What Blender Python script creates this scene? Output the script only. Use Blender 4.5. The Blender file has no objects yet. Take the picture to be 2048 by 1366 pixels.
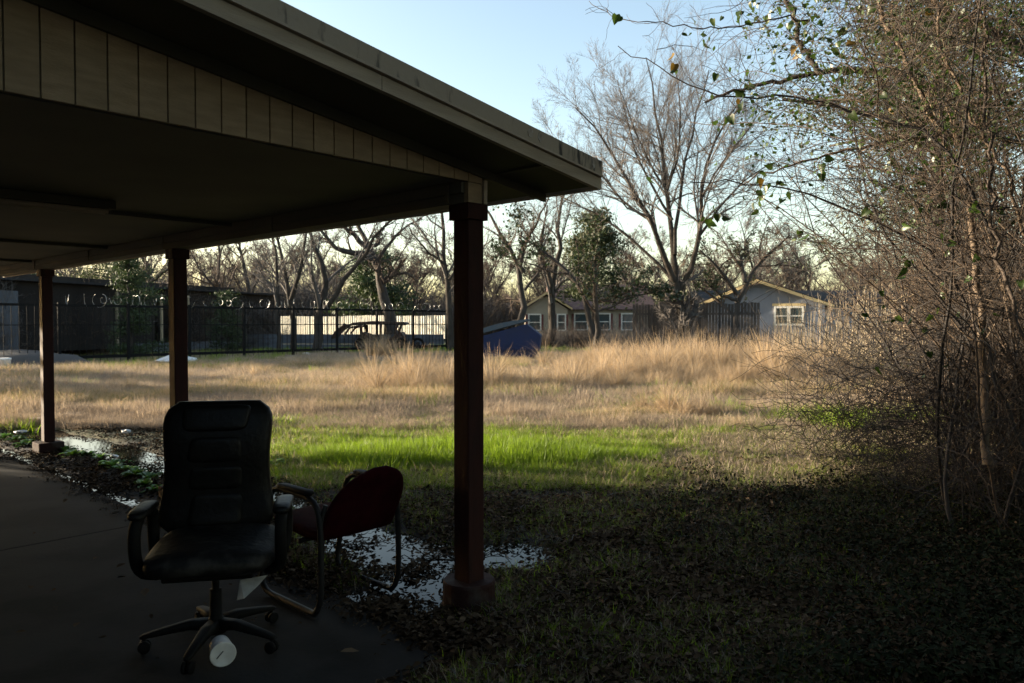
import bpy, math, random
import numpy as np
rad = math.radians
rng = np.random.default_rng(7)
random.seed(7)
S = bpy.context.scene
COL = S.collection

# ------------------------------------------------------------------ camera, sky, sun, exposure
FPX = 1494.0; HOR = 646.0; H = 1.55
TILT = math.atan((683 - HOR) / FPX)
cam = bpy.data.cameras.new('camera'); camo = bpy.data.objects.new('camera', cam); COL.objects.link(camo)
camo.location = (0, 0, H); camo.rotation_euler = (rad(90) - TILT, 0, 0)
cam.sensor_width = 36; cam.lens = FPX / 2048 * 36; cam.clip_start = 0.05; cam.clip_end = 1500
cam.dof.use_dof = True; cam.dof.focus_distance = 5.0; cam.dof.aperture_fstop = 4.5
S.camera = camo

SUN_EL = 9.5
SUN_DIR = np.array([-0.968, 0.25, 0.0])                 # horizontal direction towards the sun
az = math.atan2(SUN_DIR[0], SUN_DIR[1])                    # clockwise from +Y
w = bpy.data.worlds.new('World'); S.world = w; w.use_nodes = True
nt = w.node_tree; bg = nt.nodes['Background']
sky = nt.nodes.new('ShaderNodeTexSky'); sky.sky_type = 'NISHITA'; sky.sun_disc = False
sky.sun_elevation = rad(SUN_EL); sky.sun_rotation = az
sky.air_density = 1.0; sky.dust_density = 1.6; sky.ozone_density = 0.6
nt.links.new(sky.outputs[0], bg.inputs[0]); bg.inputs[1].default_value = 0.125
sl = bpy.data.lights.new('sun', 'SUN'); sl.energy = 5.0; sl.angle = rad(0.5); sl.color = (1.0, 0.85, 0.64)
so = bpy.data.objects.new('sun', sl); COL.objects.link(so)
e = rad(SUN_EL); sd = np.array([SUN_DIR[0]*math.cos(e), SUN_DIR[1]*math.cos(e), math.sin(e)])
from mathutils import Vector, Matrix
so.rotation_euler = Vector(sd).to_track_quat('Z', 'Y').to_euler(); so.location = (-30, -5, 20)
vs = S.view_settings; vs.view_transform = 'Standard'; vs.look = 'None'; vs.gamma = 1; vs.exposure = 1.85
vs.use_curve_mapping = False
S.render.engine = 'CYCLES'

# ------------------------------------------------------------------ measuring helpers
_F = np.array([0, math.cos(TILT), -math.sin(TILT)]); _U = np.array([0, math.sin(TILT), math.cos(TILT)])
_C = np.array([0, 0, H])
def ray(x, y): return (x-1024)/FPX*np.array([1., 0, 0]) + _F + (683-y)/FPX*_U
def gnd(x, y, z=0.0):
    d = ray(x, y); return _C + d*((z-H)/d[2])
def at(x, y, Y):
    d = ray(x, y); return _C + d*(Y/d[1])
def depth_of(y): return gnd(1024, y)[1]
def xat(x, Y): return (x-1024)/FPX*Y
A3 = np.array([-0.73739806, 0.67545843, 0.]); B3 = np.array([0.67545843, 0.73739806, 0.])
P1 = np.array([-0.234, 4.034, 0.0]); Z3 = np.array([0, 0, 1.])
def L(a, b, z): return P1 + a*A3 + b*B3 + z*Z3

# ------------------------------------------------------------------ tagging
def tag(o, label=None, cat=None, group=None, kind=None):
    if label: o['label'] = label
    if cat: o['category'] = cat
    if group: o['group'] = group
    if kind: o['kind'] = kind
    return o
def thing(name, label, cat, loc=(0, 0, 0), rz=0, group=None):
    o = bpy.data.objects.new(name, None); COL.objects.link(o); o.location = tuple(loc); o.rotation_euler = (0, 0, rz)
    o.empty_display_size = 0.2
    return tag(o, label, cat, group)

# ------------------------------------------------------------------ materials
def mat(name, col, rough=0.8, var=0.0, vscale=5.0, col2=None, bump=0.0, bscale=40.0, metal=0.0, rnd=0.0,
        stretch=(1, 1, 1), spec=0.5, trans=0.0, coord='Object', thr=(0.35, 0.65), sheen=0, wet=None):
    m = bpy.data.materials.new(name); m.use_nodes = True; n = m.node_tree; N = n.nodes; K = n.links
    b = N['Principled BSDF']; b.inputs['Roughness'].default_value = rough; b.inputs['Metallic'].default_value = metal
    b.inputs['Specular IOR Level'].default_value = spec
    tc = N.new('ShaderNodeTexCoord'); mp = N.new('ShaderNodeMapping'); mp.inputs['Scale'].default_value = stretch
    if coord == 'World':
        g = N.new('ShaderNodeNewGeometry'); K.new(g.outputs['Position'], mp.inputs[0])
    else: K.new(tc.outputs[coord], mp.inputs[0])
    rgb = N.new('ShaderNodeRGB'); rgb.outputs[0].default_value = (*col, 1); out = rgb.outputs[0]
    if col2 is not None:
        nz = N.new('ShaderNodeTexNoise'); nz.inputs['Scale'].default_value = vscale; nz.inputs['Detail'].default_value = 6
        K.new(mp.outputs[0], nz.inputs[0])
        mr = N.new('ShaderNodeMapRange'); mr.inputs[1].default_value = thr[0]; mr.inputs[2].default_value = thr[1]
        K.new(nz.outputs[0], mr.inputs[0])
        mx = N.new('ShaderNodeMix'); mx.data_type = 'RGBA'; mx.inputs[7].default_value = (*col2, 1)
        K.new(mr.outputs[0], mx.inputs[0]); K.new(out, mx.inputs[6]); out = mx.outputs[2]
    if rnd > 0 or var > 0:
        hs = N.new('ShaderNodeHueSaturation'); K.new(out, hs.inputs['Color']); out = hs.outputs[0]
        if rnd > 0:
            oi = N.new('ShaderNodeObjectInfo'); mr = N.new('ShaderNodeMapRange')
            mr.inputs[3].default_value = 1-rnd; mr.inputs[4].default_value = 1+rnd
            K.new(oi.outputs['Random'], mr.inputs[0]); K.new(mr.outputs[0], hs.inputs['Value'])
        else:
            nz = N.new('ShaderNodeTexNoise'); nz.inputs['Scale'].default_value = vscale*3; K.new(mp.outputs[0], nz.inputs[0])
            mr = N.new('ShaderNodeMapRange'); mr.inputs[1].default_value = .3; mr.inputs[2].default_value = .7
            mr.inputs[3].default_value = 1-var; mr.inputs[4].default_value = 1+var
            K.new(nz.outputs[0], mr.inputs[0]); K.new(mr.outputs[0], hs.inputs['Value'])
    K.new(out, b.inputs['Base Color'])
    if bump > 0:
        nz = N.new('ShaderNodeTexNoise'); nz.inputs['Scale'].default_value = bscale; nz.inputs['Detail'].default_value = 5
        K.new(mp.outputs[0], nz.inputs[0]); bp = N.new('ShaderNodeBump'); bp.inputs['Strength'].default_value = bump
        bp.inputs['Distance'].default_value = 0.01
        K.new(nz.outputs[0], bp.inputs['Height']); K.new(bp.outputs[0], b.inputs['Normal'])
    if trans > 0:
        tl = N.new('ShaderNodeBsdfTranslucent'); ms = N.new('ShaderNodeMixShader'); ms.inputs[0].default_value = trans
        K.new(out, tl.inputs[0]); K.new(b.outputs[0], ms.inputs[1]); K.new(tl.outputs[0], ms.inputs[2])
        K.new(ms.outputs[0], N['Material Output'].inputs[0])
    return m
M = {}
def defm(k, *a, **kw): M[k] = mat(k, *a, **kw)
defm('painted_siding', (.40, .285, .18), .75, spec=.2, col2=(.31, .22, .135), vscale=9, rnd=.07, bump=.25, bscale=60, stretch=(1, 1, 5), coord='World')
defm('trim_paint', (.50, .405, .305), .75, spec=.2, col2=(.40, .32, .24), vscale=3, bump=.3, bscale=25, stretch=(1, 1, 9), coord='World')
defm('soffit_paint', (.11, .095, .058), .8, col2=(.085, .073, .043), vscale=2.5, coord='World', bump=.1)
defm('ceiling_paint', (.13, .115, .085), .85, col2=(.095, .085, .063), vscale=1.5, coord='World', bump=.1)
defm('post_paint', (.036, .009, .007), .7, spec=.2, col2=(.022, .007, .006), vscale=12, bump=.2, bscale=50, stretch=(2, 2, .5))
defm('footing_paint', (.030, .013, .011), .85, spec=.15, col2=(.055, .045, .04), vscale=9, thr=(.5, .7), bump=.5, bscale=30)
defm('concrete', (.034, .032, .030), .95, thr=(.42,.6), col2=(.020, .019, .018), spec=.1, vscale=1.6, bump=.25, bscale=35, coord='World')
defm('roof_felt', (.07, .065, .06), .9, bump=.3)
defm('black_leather', (.006, .0055, .005), .5, spec=.25, col2=(.013, .012, .011), vscale=10, thr=(.5, .75), bump=.4, bscale=35)
defm('dusty_leather', (.007, .0065, .006), .65, spec=.25, col2=(.035, .032, .028), vscale=9, thr=(.52, .68), bump=.5, bscale=30)
defm('black_plastic', (.007, .0065, .006), .7, spec=.15, col2=(.014, .013, .012), vscale=14, thr=(.5, .75))
defm('red_fabric', (.034, .003, .006), .95, spec=.05, col2=(.022, .002, .004), vscale=14, bump=.5, bscale=300)
defm('chair_tube', (.012, .012, .013), .6, spec=.25, col2=(.03, .027, .025), vscale=20, thr=(.55, .75))
defm('white_foam', (.78, .77, .74), .6, col2=(.6, .58, .54), vscale=14)
defm('paper', (.62, .6, .55), .8, col2=(.42, .4, .36), vscale=20)
defm('dumpster_blue', (.011, .022, .075), .55, spec=.25, col2=(.013, .022, .06), vscale=2, bump=.2, bscale=8)
defm('dumpster_lid', (.05, .075, .10), .6, spec=.3, col2=(.06, .08, .10), vscale=3)
defm('rusty_steel', (.03, .022, .018), .75, col2=(.075, .035, .02), vscale=3)
defm('fence_iron', (.010, .010, .010), .9, spec=.1)
defm('wire_bright', (.55, .54, .5), .3, metal=.9)
defm('white_sheet', (.60, .575, .50), .6, col2=(.68, .62, .48), vscale=.8, rnd=.05)
defm('blue_plank', (.12, .135, .16), .8, col2=(.07, .078, .095), vscale=2, rnd=.15)
defm('barn_sheet', (.032, .027, .024), .9, spec=.1, col2=(.018, .016, .015), vscale=.7, rnd=.25, stretch=(1, 1, .3))
defm('barn_door', (.075, .083, .10), .8, rnd=.2)
defm('dark_board', (.045, .04, .038), .85, rnd=.3)
defm('cream_wall', (.36, .31, .24), .8, col2=(.28, .24, .18), vscale=.8)
defm('grey_wall', (.20, .225, .28), .8, col2=(.16, .18, .225), vscale=1)
defm('white_trim', (.75, .72, .66), .6)
defm('sunlit_trim', (.60, .46, .24), .7)  # the yellow of the low sun is put into this trim colour
defm('red_shutter', (.13, .035, .03), .7)
defm('shingle_red', (.13, .075, .06), .9, col2=(.09, .05, .042), vscale=3)
defm('shingle_dark', (.03, .028, .03), .9, spec=.2, col2=(.02, .02, .02), vscale=3)
defm('window_glass', (.05, .07, .075), .08, spec=.8)
defm('curtain_green', (.10, .16, .13), .8)
defm('bark_grey', (.06, .052, .045), .9, spec=.1, col2=(.032, .027, .022), vscale=6, bump=.6, bscale=14, stretch=(1, 1, .4))
defm('bark_dark', (.045, .036, .029), .9, col2=(.025, .02, .017), vscale=6, bump=.6, bscale=14, stretch=(1, 1, .4))
defm('twig_grey', (.095, .083, .076), .85, rnd=.1)
defm('twig_brown', (.065, .044, .031), .85, rnd=.2)
defm('twig_tan', (.10, .068, .043), .85, rnd=.25)
defm('vine_brown', (.062, .042, .028), .8, col2=(.045, .029, .018), vscale=1.3, coord='World')
defm('vine_tan', (.135, .095, .06), .8, col2=(.09, .058, .034), vscale=1.3, coord='World')
defm('vine_dark', (.022, .017, .014), .8)
defm('cane', (.27, .215, .14), .75, rnd=.25)
defm('vine_leaf', (.035, .062, .009), .4, trans=.38, rnd=.45)
defm('vine_leaf_yellow', (.13, .08, .012), .5, trans=.35, rnd=.3)
defm('ever_leaf', (.03, .048, .014), .6, trans=.25, rnd=.3)
defm('pine_leaf', (.05, .065, .022), .6, trans=.25)
defm('green_blade', (.18, .27, .016), .5, trans=.55, rnd=.35)
defm('olive_blade', (.15, .165, .03), .6, trans=.45, rnd=.35)
defm('dry_blade', (.40, .31, .215), .8, trans=.35, rnd=.3)
defm('gold_blade', (.42, .30, .165), .75, trans=.4, rnd=.3)
defm('grey_blade', (.25, .20, .155), .85, trans=.2, rnd=.3)
defm('dead_leaf', (.048, .031, .018), .95, spec=.05, rnd=.55)
defm('dead_leaf_pale', (.10, .070, .044), .95, spec=.05, rnd=.5)
defm('ivy_leaf', (.012, .016, .005), .8, spec=.12, rnd=.4)
defm('weed_leaf', (.09, .19, .022), .5, trans=.3, rnd=.3)
defm('rubble', (.055, .05, .046), .9, col2=(.05, .046, .042), vscale=3, bump=.6, bscale=6)
defm('red_dirt', (.10, .045, .04), .9)

# ground material: soil, litter brown, tan thatch, green tinge by place
defm('bare_wood', (.50, .44, .38), .85, spec=.1, col2=(.30, .24, .18), vscale=40)
def ground_material():
    m = bpy.data.materials.new('ground'); m.use_nodes = True; n = m.node_tree; N = n.nodes; K = n.links
    b = N['Principled BSDF']; b.inputs['Roughness'].default_value = .9
    g = N.new('ShaderNodeNewGeometry')
    def noise(sc, d=6):
        z = N.new('ShaderNodeTexNoise'); z.inputs['Scale'].default_value = sc; z.inputs['Detail'].default_value = d
        K.new(g.outputs['Position'], z.inputs[0]); return z.outputs[0]
    def rng_(v, a, c, lo=0., hi=1.):
        r = N.new('ShaderNodeMapRange'); r.inputs[1].default_value = a; r.inputs[2].default_value = c
        r.inputs[3].default_value = lo; r.inputs[4].default_value = hi; K.new(v, r.inputs[0]); return r.outputs[0]
    def mix(fac, c1, c2):
        x = N.new('ShaderNodeMix'); x.data_type = 'RGBA'; K.new(fac, x.inputs[0])
        for i, c in ((6, c1), (7, c2)):
            if isinstance(c, tuple): x.inputs[i].default_value = (*c, 1)
            else: K.new(c, x.inputs[i])
        return x.outputs[2]
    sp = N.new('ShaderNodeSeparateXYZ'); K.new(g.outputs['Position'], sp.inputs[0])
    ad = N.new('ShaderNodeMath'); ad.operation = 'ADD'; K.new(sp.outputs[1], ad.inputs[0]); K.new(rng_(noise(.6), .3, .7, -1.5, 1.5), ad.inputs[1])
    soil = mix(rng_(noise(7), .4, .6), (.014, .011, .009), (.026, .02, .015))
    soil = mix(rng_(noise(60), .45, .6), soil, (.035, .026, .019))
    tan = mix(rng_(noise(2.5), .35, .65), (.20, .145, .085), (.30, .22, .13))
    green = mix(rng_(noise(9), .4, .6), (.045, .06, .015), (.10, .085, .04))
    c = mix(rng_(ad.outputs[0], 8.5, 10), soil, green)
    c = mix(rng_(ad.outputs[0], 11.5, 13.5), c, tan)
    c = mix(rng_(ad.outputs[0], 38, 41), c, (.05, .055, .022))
    K.new(c, b.inputs['Base Color'])
    bp = N.new('ShaderNodeBump'); bp.inputs['Strength'].default_value = .6; bp.inputs['Distance'].default_value = .02
    K.new(noise(45), bp.inputs['Height']); K.new(bp.outputs[0], b.inputs['Normal'])
    return m
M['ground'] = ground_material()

# ------------------------------------------------------------------ mesh helpers
def np_mesh(name, V, F, material, smooth=False):
    V = np.asarray(V, dtype=np.float32); F = np.asarray(F, dtype=np.int32); k = F.shape[1]
    me = bpy.data.meshes.new(name)
    me.vertices.add(len(V)); me.vertices.foreach_set('co', V.ravel())
    me.loops.add(F.size); me.loops.foreach_set('vertex_index', F.ravel())
    me.polygons.add(len(F)); me.polygons.foreach_set('loop_start', np.arange(0, F.size, k, dtype=np.int32))
    if smooth: me.polygons.foreach_set('use_smooth', np.ones(len(F), dtype=bool))
    me.update(calc_edges=True); me.materials.append(material)
    return me
def link(name, me, parent=None):
    o = bpy.data.objects.new(name, me); COL.objects.link(o)
    if parent is not None: o.parent = parent
    return o
def np_obj(name, V, F, material, parent=None, smooth=False): return link(name, np_mesh(name, V, F, material, smooth), parent)

class MB:
    def __init__(s): s.V = []; s.F = []
    def add(s, V, F):
        o = len(s.V); s.V += [tuple(map(float, v)) for v in V]; s.F += [tuple(i+o for i in f) for f in F]; return s
    def box(s, c, hx, hy, hz):
        """c centre, hx hy hz half-extent vectors"""
        c, hx, hy, hz = map(np.asarray, (c, hx, hy, hz))
        V = [c+i*hx+j*hy+k*hz for k in (-1, 1) for i, j in ((-1, -1), (1, -1), (1, 1), (-1, 1))]
        return s.add(V, [(3, 2, 1, 0), (4, 5, 6, 7), (0, 1, 5, 4), (1, 2, 6, 5), (2, 3, 7, 6), (3, 0, 4, 7)])
    def abox(s, x0, x1, y0, y1, z0, z1):
        return s.box(((x0+x1)/2, (y0+y1)/2, (z0+z1)/2), ((x1-x0)/2, 0, 0), (0, (y1-y0)/2, 0), (0, 0, (z1-z0)/2))
    def prism(s, pts, vec):
        pts = [np.asarray(p, float) for p in pts]; n = len(pts); vec = np.asarray(vec, float)
        V = pts+[p+vec for p in pts]
        return s.add(V, [tuple(range(n-1, -1, -1)), tuple(range(n, 2*n))]+[(i, (i+1) % n, (i+1) % n+n, i+n) for i in range(n)])
    def tube(s, P, R, k=8, closed=False, flat=1.0):
        P = np.asarray(P, float); n = len(P); R = np.broadcast_to(np.asarray(R, float), (n,))
        if closed: T = np.roll(P, -1, 0)-np.roll(P, 1, 0)
        else: T = np.gradient(P, axis=0)
        T /= np.linalg.norm(T, axis=1)[:, None]+1e-9
        u = np.cross(T[0], (0.31, 0.22, 0.93) if abs(T[0][2]) < .9 else (1, 0, 0)); u /= np.linalg.norm(u); V = []
        for i in range(n):
            u = u-T[i]*(u@T[i]); u /= np.linalg.norm(u)+1e-9; v = np.cross(T[i], u)
            for j in range(k):
                a = 2*math.pi*j/k; V.append(P[i]+R[i]*(math.cos(a)*u+math.sin(a)*flat*v))
        F = []
        for i in range(n if closed else n-1):
            for j in range(k):
                i2 = (i+1) % n; F.append((i*k+j, i*k+(j+1) % k, i2*k+(j+1) % k, i2*k+j))
        if not closed: F += [tuple(range(k-1, -1, -1)), tuple(range((n-1)*k, n*k))]
        return s.add(V, F)
    def loft(s, rings):
        k = len(rings[0]); V = [p for r in rings for p in r]; n = len(rings)
        F = [(i*k+j, i*k+(j+1) % k, (i+1)*k+(j+1) % k, (i+1)*k+j) for i in range(n-1) for j in range(k)]
        F += [tuple(range(k-1, -1, -1)), tuple(range((n-1)*k, n*k))]
        return s.add(V, F)
    def lathe(s, prof, k=20, o=(0, 0, 0)):
        return s.loft([[(o[0]+r*math.cos(2*math.pi*j/k), o[1]+r*math.sin(2*math.pi*j/k), o[2]+z) for j in range(k)] for r, z in prof])
    def mesh(s, name, m, smooth=False, bevel=0):
        me = bpy.data.meshes.new(name); me.from_pydata(s.V, [], s.F); me.update(); me.materials.append(m)
        if smooth: me.polygons.foreach_set('use_smooth', [True]*len(me.polygons))
        return me
    def build(s, name, m, parent=None, smooth=False, bevel=0):
        o = link(name, s.mesh(name, m, smooth), parent)
        if bevel:
            b = o.modifiers.new('bevel', 'BEVEL'); b.width = bevel; b.segments = 2; b.limit_method = 'ANGLE'
        return o

def superring(c, u, v, w, h, k=20, p=3.0):
    out = []
    for j in range(k):
        a = 2*math.pi*j/k; ca, sa = math.cos(a), math.sin(a)
        out.append(np.asarray(c)+np.asarray(u)*w*math.copysign(abs(ca)**(2/p), ca)+np.asarray(v)*h*math.copysign(abs(sa)**(2/p), sa))
    return out

def tubes(P, R, S_=3):
    """P (N,K,3), R (N,K) -> V,F of N open tubes"""
    N, K, _ = P.shape
    T = np.gradient(P, axis=1); T /= np.linalg.norm(T, axis=2, keepdims=True)+1e-9
    ref = rng.normal(size=(N, 1, 3)); U = np.cross(T, np.broadcast_to(ref, T.shape)); U /= np.linalg.norm(U, axis=2, keepdims=True)+1e-9
    W = np.cross(T, U); a = np.arange(S_)*2*np.pi/S_
    V = P[:, :, None, :]+R[:, :, None, None]*(np.cos(a)[None, None, :, None]*U[:, :, None, :]+np.sin(a)[None, None, :, None]*W[:, :, None, :])
    idx = np.arange(N*K*S_).reshape(N, K, S_); nx = np.roll(idx, -1, 2)
    F = np.stack([idx[:, :-1], nx[:, :-1], nx[:, 1:], idx[:, 1:]], -1).reshape(-1, 4)
    return V.reshape(-1, 3), F
def cat(parts):
    Vs, Fs, o = [], [], 0
    for V, F in parts: Vs.append(V); Fs.append(F+o); o += len(V)
    return np.concatenate(Vs), np.concatenate(Fs)
def resample(P, K, wob=0.0):
    P = np.asarray(P, float); d = np.r_[0, np.cumsum(np.linalg.norm(np.diff(P, axis=0), axis=1))]; t = np.linspace(0, d[-1], K)
    Q = np.stack([np.interp(t, d, P[:, i]) for i in range(3)], 1)
    if K > 4:
        Q[1:-1] = (Q[:-2]+2*Q[1:-1]+Q[2:])/4
    if wob: Q[1:] += rng.normal(size=(K-1, 3))*wob
    return Q
def grow(P, R, n, t0, t1, ang, lr, rr, K=5, up=.15, wob=.18, L0=None, droop=0):
    """children of a batch of limbs"""
    N, Kp, _ = P.shape; Len = np.linalg.norm(np.diff(P, axis=1), axis=2).sum(1)
    pi = np.repeat(np.arange(N), n); t = rng.uniform(t0, t1, N*n)*(Kp-1); i = np.minimum(t.astype(int), Kp-2); f = (t-i)[:, None]
    p = P[pi, i]*(1-f)+P[pi, i+1]*f; r = R[pi, i]*(1-f[:, 0])+R[pi, i+1]*f[:, 0]
    T = P[pi, i+1]-P[pi, i]; T /= np.linalg.norm(T, axis=1, keepdims=True)+1e-9
    q = rng.normal(size=T.shape); q -= T*(q*T).sum(1, keepdims=True); q /= np.linalg.norm(q, axis=1, keepdims=True)+1e-9
    a = rng.normal(ang, .22, N*n)[:, None]; d = T*np.cos(a)+q*np.sin(a); d[:, 2] += up; d /= np.linalg.norm(d, axis=1, keepdims=True)
    ln = Len[pi]*lr*rng.uniform(.6, 1.25, N*n)*(1-.45*t/(Kp-1))
    out = np.empty((N*n, K, 3)); out[:, 0] = p; st = (ln/(K-1))[:, None]
    for k in range(1, K):
        d = d+rng.normal(size=d.shape)*wob; d[:, 2] += up*.25-droop; d /= np.linalg.norm(d, axis=1, keepdims=True)
        out[:, k] = out[:, k-1]+d*st
    r0 = np.minimum(r*rr, r*.95)
    Rr = r0[:, None]*np.linspace(1, .3, K)[None, :]
    return out, Rr
def set_min(R, m): return np.maximum(R, m)

def leaf_quads(C, size, aspect=1.0, flatz=0.0):
    n = len(C); u = rng.normal(size=(n, 3)); v = rng.normal(size=(n, 3))
    if flatz: u[:, 2] *= 1-flatz; v[:, 2] *= 1-flatz
    u /= np.linalg.norm(u, axis=1, keepdims=True); v -= u*(u*v).sum(1, keepdims=True); v /= np.linalg.norm(v, axis=1, keepdims=True)
    s = (size*rng.uniform(.6, 1.3, n))[:, None]
    V = np.stack([C-u*s, C+v*s*aspect, C+u*s, C-v*s*aspect], 1).reshape(-1, 3)
    return V, np.arange(n*4).reshape(n, 4)

def make_tree(name, label, limbs, bark, twig, n=(5, 6, 6), ls=(.55, .5, .5), ang=.7, minr=.006, up=.12, wob=.16, group=None, leaves=None, S0=8, cat_='tree'):
    """limbs: list of (world polyline, r0, r1)"""
    base = np.asarray(limbs[0][0][0], float)
    root = thing(name, label, cat_, base, 0, group)
    V0 = []; Ps = []; Rs = []
    for pl, r0, r1 in limbs:
        P = resample(pl, 9, 0.0)
        P[1:-1] += rng.normal(size=(7, 3))*r0*.35
        R = np.linspace(r0, r1, 9)
        V0.append(tubes(P[None]-base, R[None], S0)); Ps.append(P-base); Rs.append(R)
    V, F = cat(V0); np_obj('trunk', V, F, bark, root, True)
    P = np.array(Ps); R = np.array(Rs); parts = []; nlev = len(n); tipsP = None
    for lv in range(nlev):
        P, R = grow(P, R, n[lv], .25 if lv == 0 else .15, 1.0, ang, ls[lv], .55, K=6 if lv < 2 else 5, up=up, wob=wob)
        R = set_min(R, minr*(1.6 if lv == 0 else 1)); parts.append(tubes(P, R, 4 if lv == 0 else 3)); tipsP = P
    V, F = cat(parts); np_obj('crown', V, F, twig, root)
    if leaves:
        m, cnt, sz = leaves
        flat = tipsP.reshape(-1, 3); C = flat[rng.integers(0, len(flat), cnt)]+rng.normal(size=(cnt, 3))*sz*1.5
        V, F = leaf_quads(C, sz); np_obj('foliage', V, F, m, root)
    return root
def copy_thing(root, loc, rz, sc=1.0, label=None):
    r = root.copy(); COL.objects.link(r); r.location = tuple(loc); r.rotation_euler = (0, 0, rz); r.scale = (sc,)*3
    if label: r['label'] = label
    for ch in root.children:
        c = ch.copy(); COL.objects.link(c); c.parent = r
        for g in ch.children:
            d = g.copy(); COL.objects.link(d); d.parent = c
    return r

# geometry-nodes scatter: points mesh with rotation / scale / index, instances from a source collection
def scatter(name, pts, sources, label, cat_, smin, smax, tilt=.15, scale=None, idx=None):
    n = len(pts); me = bpy.data.meshes.new(name); me.vertices.add(n); me.vertices.foreach_set('co', np.asarray(pts, np.float32).ravel())
    rot = np.stack([rng.normal(0, tilt, n), rng.normal(0, tilt, n), rng.uniform(0, 6.283, n)], 1).astype(np.float32)
    at_ = me.attributes.new('rot', 'FLOAT_VECTOR', 'POINT'); at_.data.foreach_set('vector', rot.ravel())
    sc = (rng.uniform(smin, smax, n) if scale is None else scale).astype(np.float32)
    at_ = me.attributes.new('scl', 'FLOAT', 'POINT'); at_.data.foreach_set('value', sc)
    ii = (rng.integers(0, len(sources), n) if idx is None else idx).astype(np.int32)
    at_ = me.attributes.new('idx', 'INT', 'POINT'); at_.data.foreach_set('value', ii)
    c = bpy.data.collections.new(name+'_sources')
    for i, s in enumerate(sources):
        o = bpy.data.objects.new('%s_source_%03d' % (name, i), s); c.objects.link(o)
    ng = bpy.data.node_groups.new(name, 'GeometryNodeTree')
    ng.interface.new_socket('Geometry', in_out='INPUT', socket_type='NodeSocketGeometry')
    ng.interface.new_socket('Geometry', in_out='OUTPUT', socket_type='NodeSocketGeometry')
    N = ng.nodes; K = ng.links
    gi = N.new('NodeGroupInput'); go = N.new('NodeGroupOutput'); ip = N.new('GeometryNodeInstanceOnPoints'); ci = N.new('GeometryNodeCollectionInfo')
    ci.inputs['Collection'].default_value = c; ci.inputs['Separate Children'].default_value = True; ci.inputs['Reset Children'].default_value = True
    ip.inputs['Pick Instance'].default_value = True
    def attr(nm, t):
        a = N.new('GeometryNodeInputNamedAttribute'); a.data_type = t; a.inputs['Name'].default_value = nm; return a.outputs['Attribute']
    e2r = N.new('FunctionNodeEulerToRotation'); K.new(attr('rot', 'FLOAT_VECTOR'), e2r.inputs[0])
    K.new(gi.outputs[0], ip.inputs['Points']); K.new(ci.outputs[0], ip.inputs['Instance']); K.new(attr('idx', 'INT'), ip.inputs['Instance Index'])
    K.new(e2r.outputs[0], ip.inputs['Rotation']); K.new(attr('scl', 'FLOAT'), ip.inputs['Scale']); K.new(ip.outputs[0], go.inputs[0])
    o = link(name, me); md = o.modifiers.new('scatter', 'NODES'); md.node_group = ng
    return tag(o, label, cat_, kind='stuff')

def vnoise(x, y, sc, seed=0):
    """smooth value noise in [-1,1], vectorised"""
    x = np.asarray(x)*sc+seed*17.3; y = np.asarray(y)*sc-seed*9.1
    xi = np.floor(x).astype(np.int64); yi = np.floor(y).astype(np.int64); fx = x-xi; fy = y-yi
    fx = fx*fx*(3-2*fx); fy = fy*fy*(3-2*fy)
    def h(a, b): 
        v = np.sin(a*127.1+b*311.7+seed*74.7)*43758.5453; return (v-np.floor(v))*2-1
    return (h(xi, yi)*(1-fx)+h(xi+1, yi)*fx)*(1-fy)+(h(xi, yi+1)*(1-fx)+h(xi+1, yi+1)*fx)*fy
def sstep(a, b, x):
    t = np.clip((x-a)/(b-a), 0, 1); return t*t*(3-2*t)

# ------------------------------------------------------------------ terrain
def seg_dist(x, y, p, q):
    d = q-p; t = np.clip(((x-p[0])*d[0]+(y-p[1])*d[1])/(d@d+1e-9), 0, 1)
    return np.hypot(x-p[0]-t*d[0], y-p[1]-t*d[1])
PUD = []
for chain in ([(740, 1085, .36), (880, 1130, .46), (1020, 1115, .25)], [(880, 1130, .42), (820, 1200, .34)], [(740, 1085, .32), (700, 1040, .2), (600, 1000, .22)],
              [(600, 1000, .2), (330, 935, .26), (240, 905, .25), (150, 880, .3), (60, 862, .3)]):
    for (x0, y0, r0), (x1, y1, r1) in zip(chain[:-1], chain[1:]):
        PUD.append((gnd(x0, y0)[:2], gnd(x1, y1)[:2], (r0+r1)/2))
def pud(x, y):
    s = np.full(np.shape(x), 9.0)
    for p, q, r in PUD: s = np.minimum(s, seg_dist(x, y, p, q)-r)
    return s
WATER = -0.012
def hgt(x, y):
    x = np.asarray(x, float); y = np.asarray(y, float)
    near = 1-sstep(12, 22, y)
    h = .012*vnoise(x, y, 1.1, 1)+.012*vnoise(x, y, 4, 2)*near+.007*vnoise(x, y, 13, 3)*near+.014
    h += .10*vnoise(x, y, .12, 4)*sstep(12, 25, y)
    p = pud(x, y)
    h -= .046*(1-sstep(-.14, .12, p))
    a = (x-P1[0])*A3[0]+(y-P1[1])*A3[1]; b = (x-P1[0])*B3[0]+(y-P1[1])*B3[1]
    slab = sstep(-.62, -.45, a)*(1-sstep(-.35, -.2, b))
    h -= .05*slab
    return h
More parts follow.
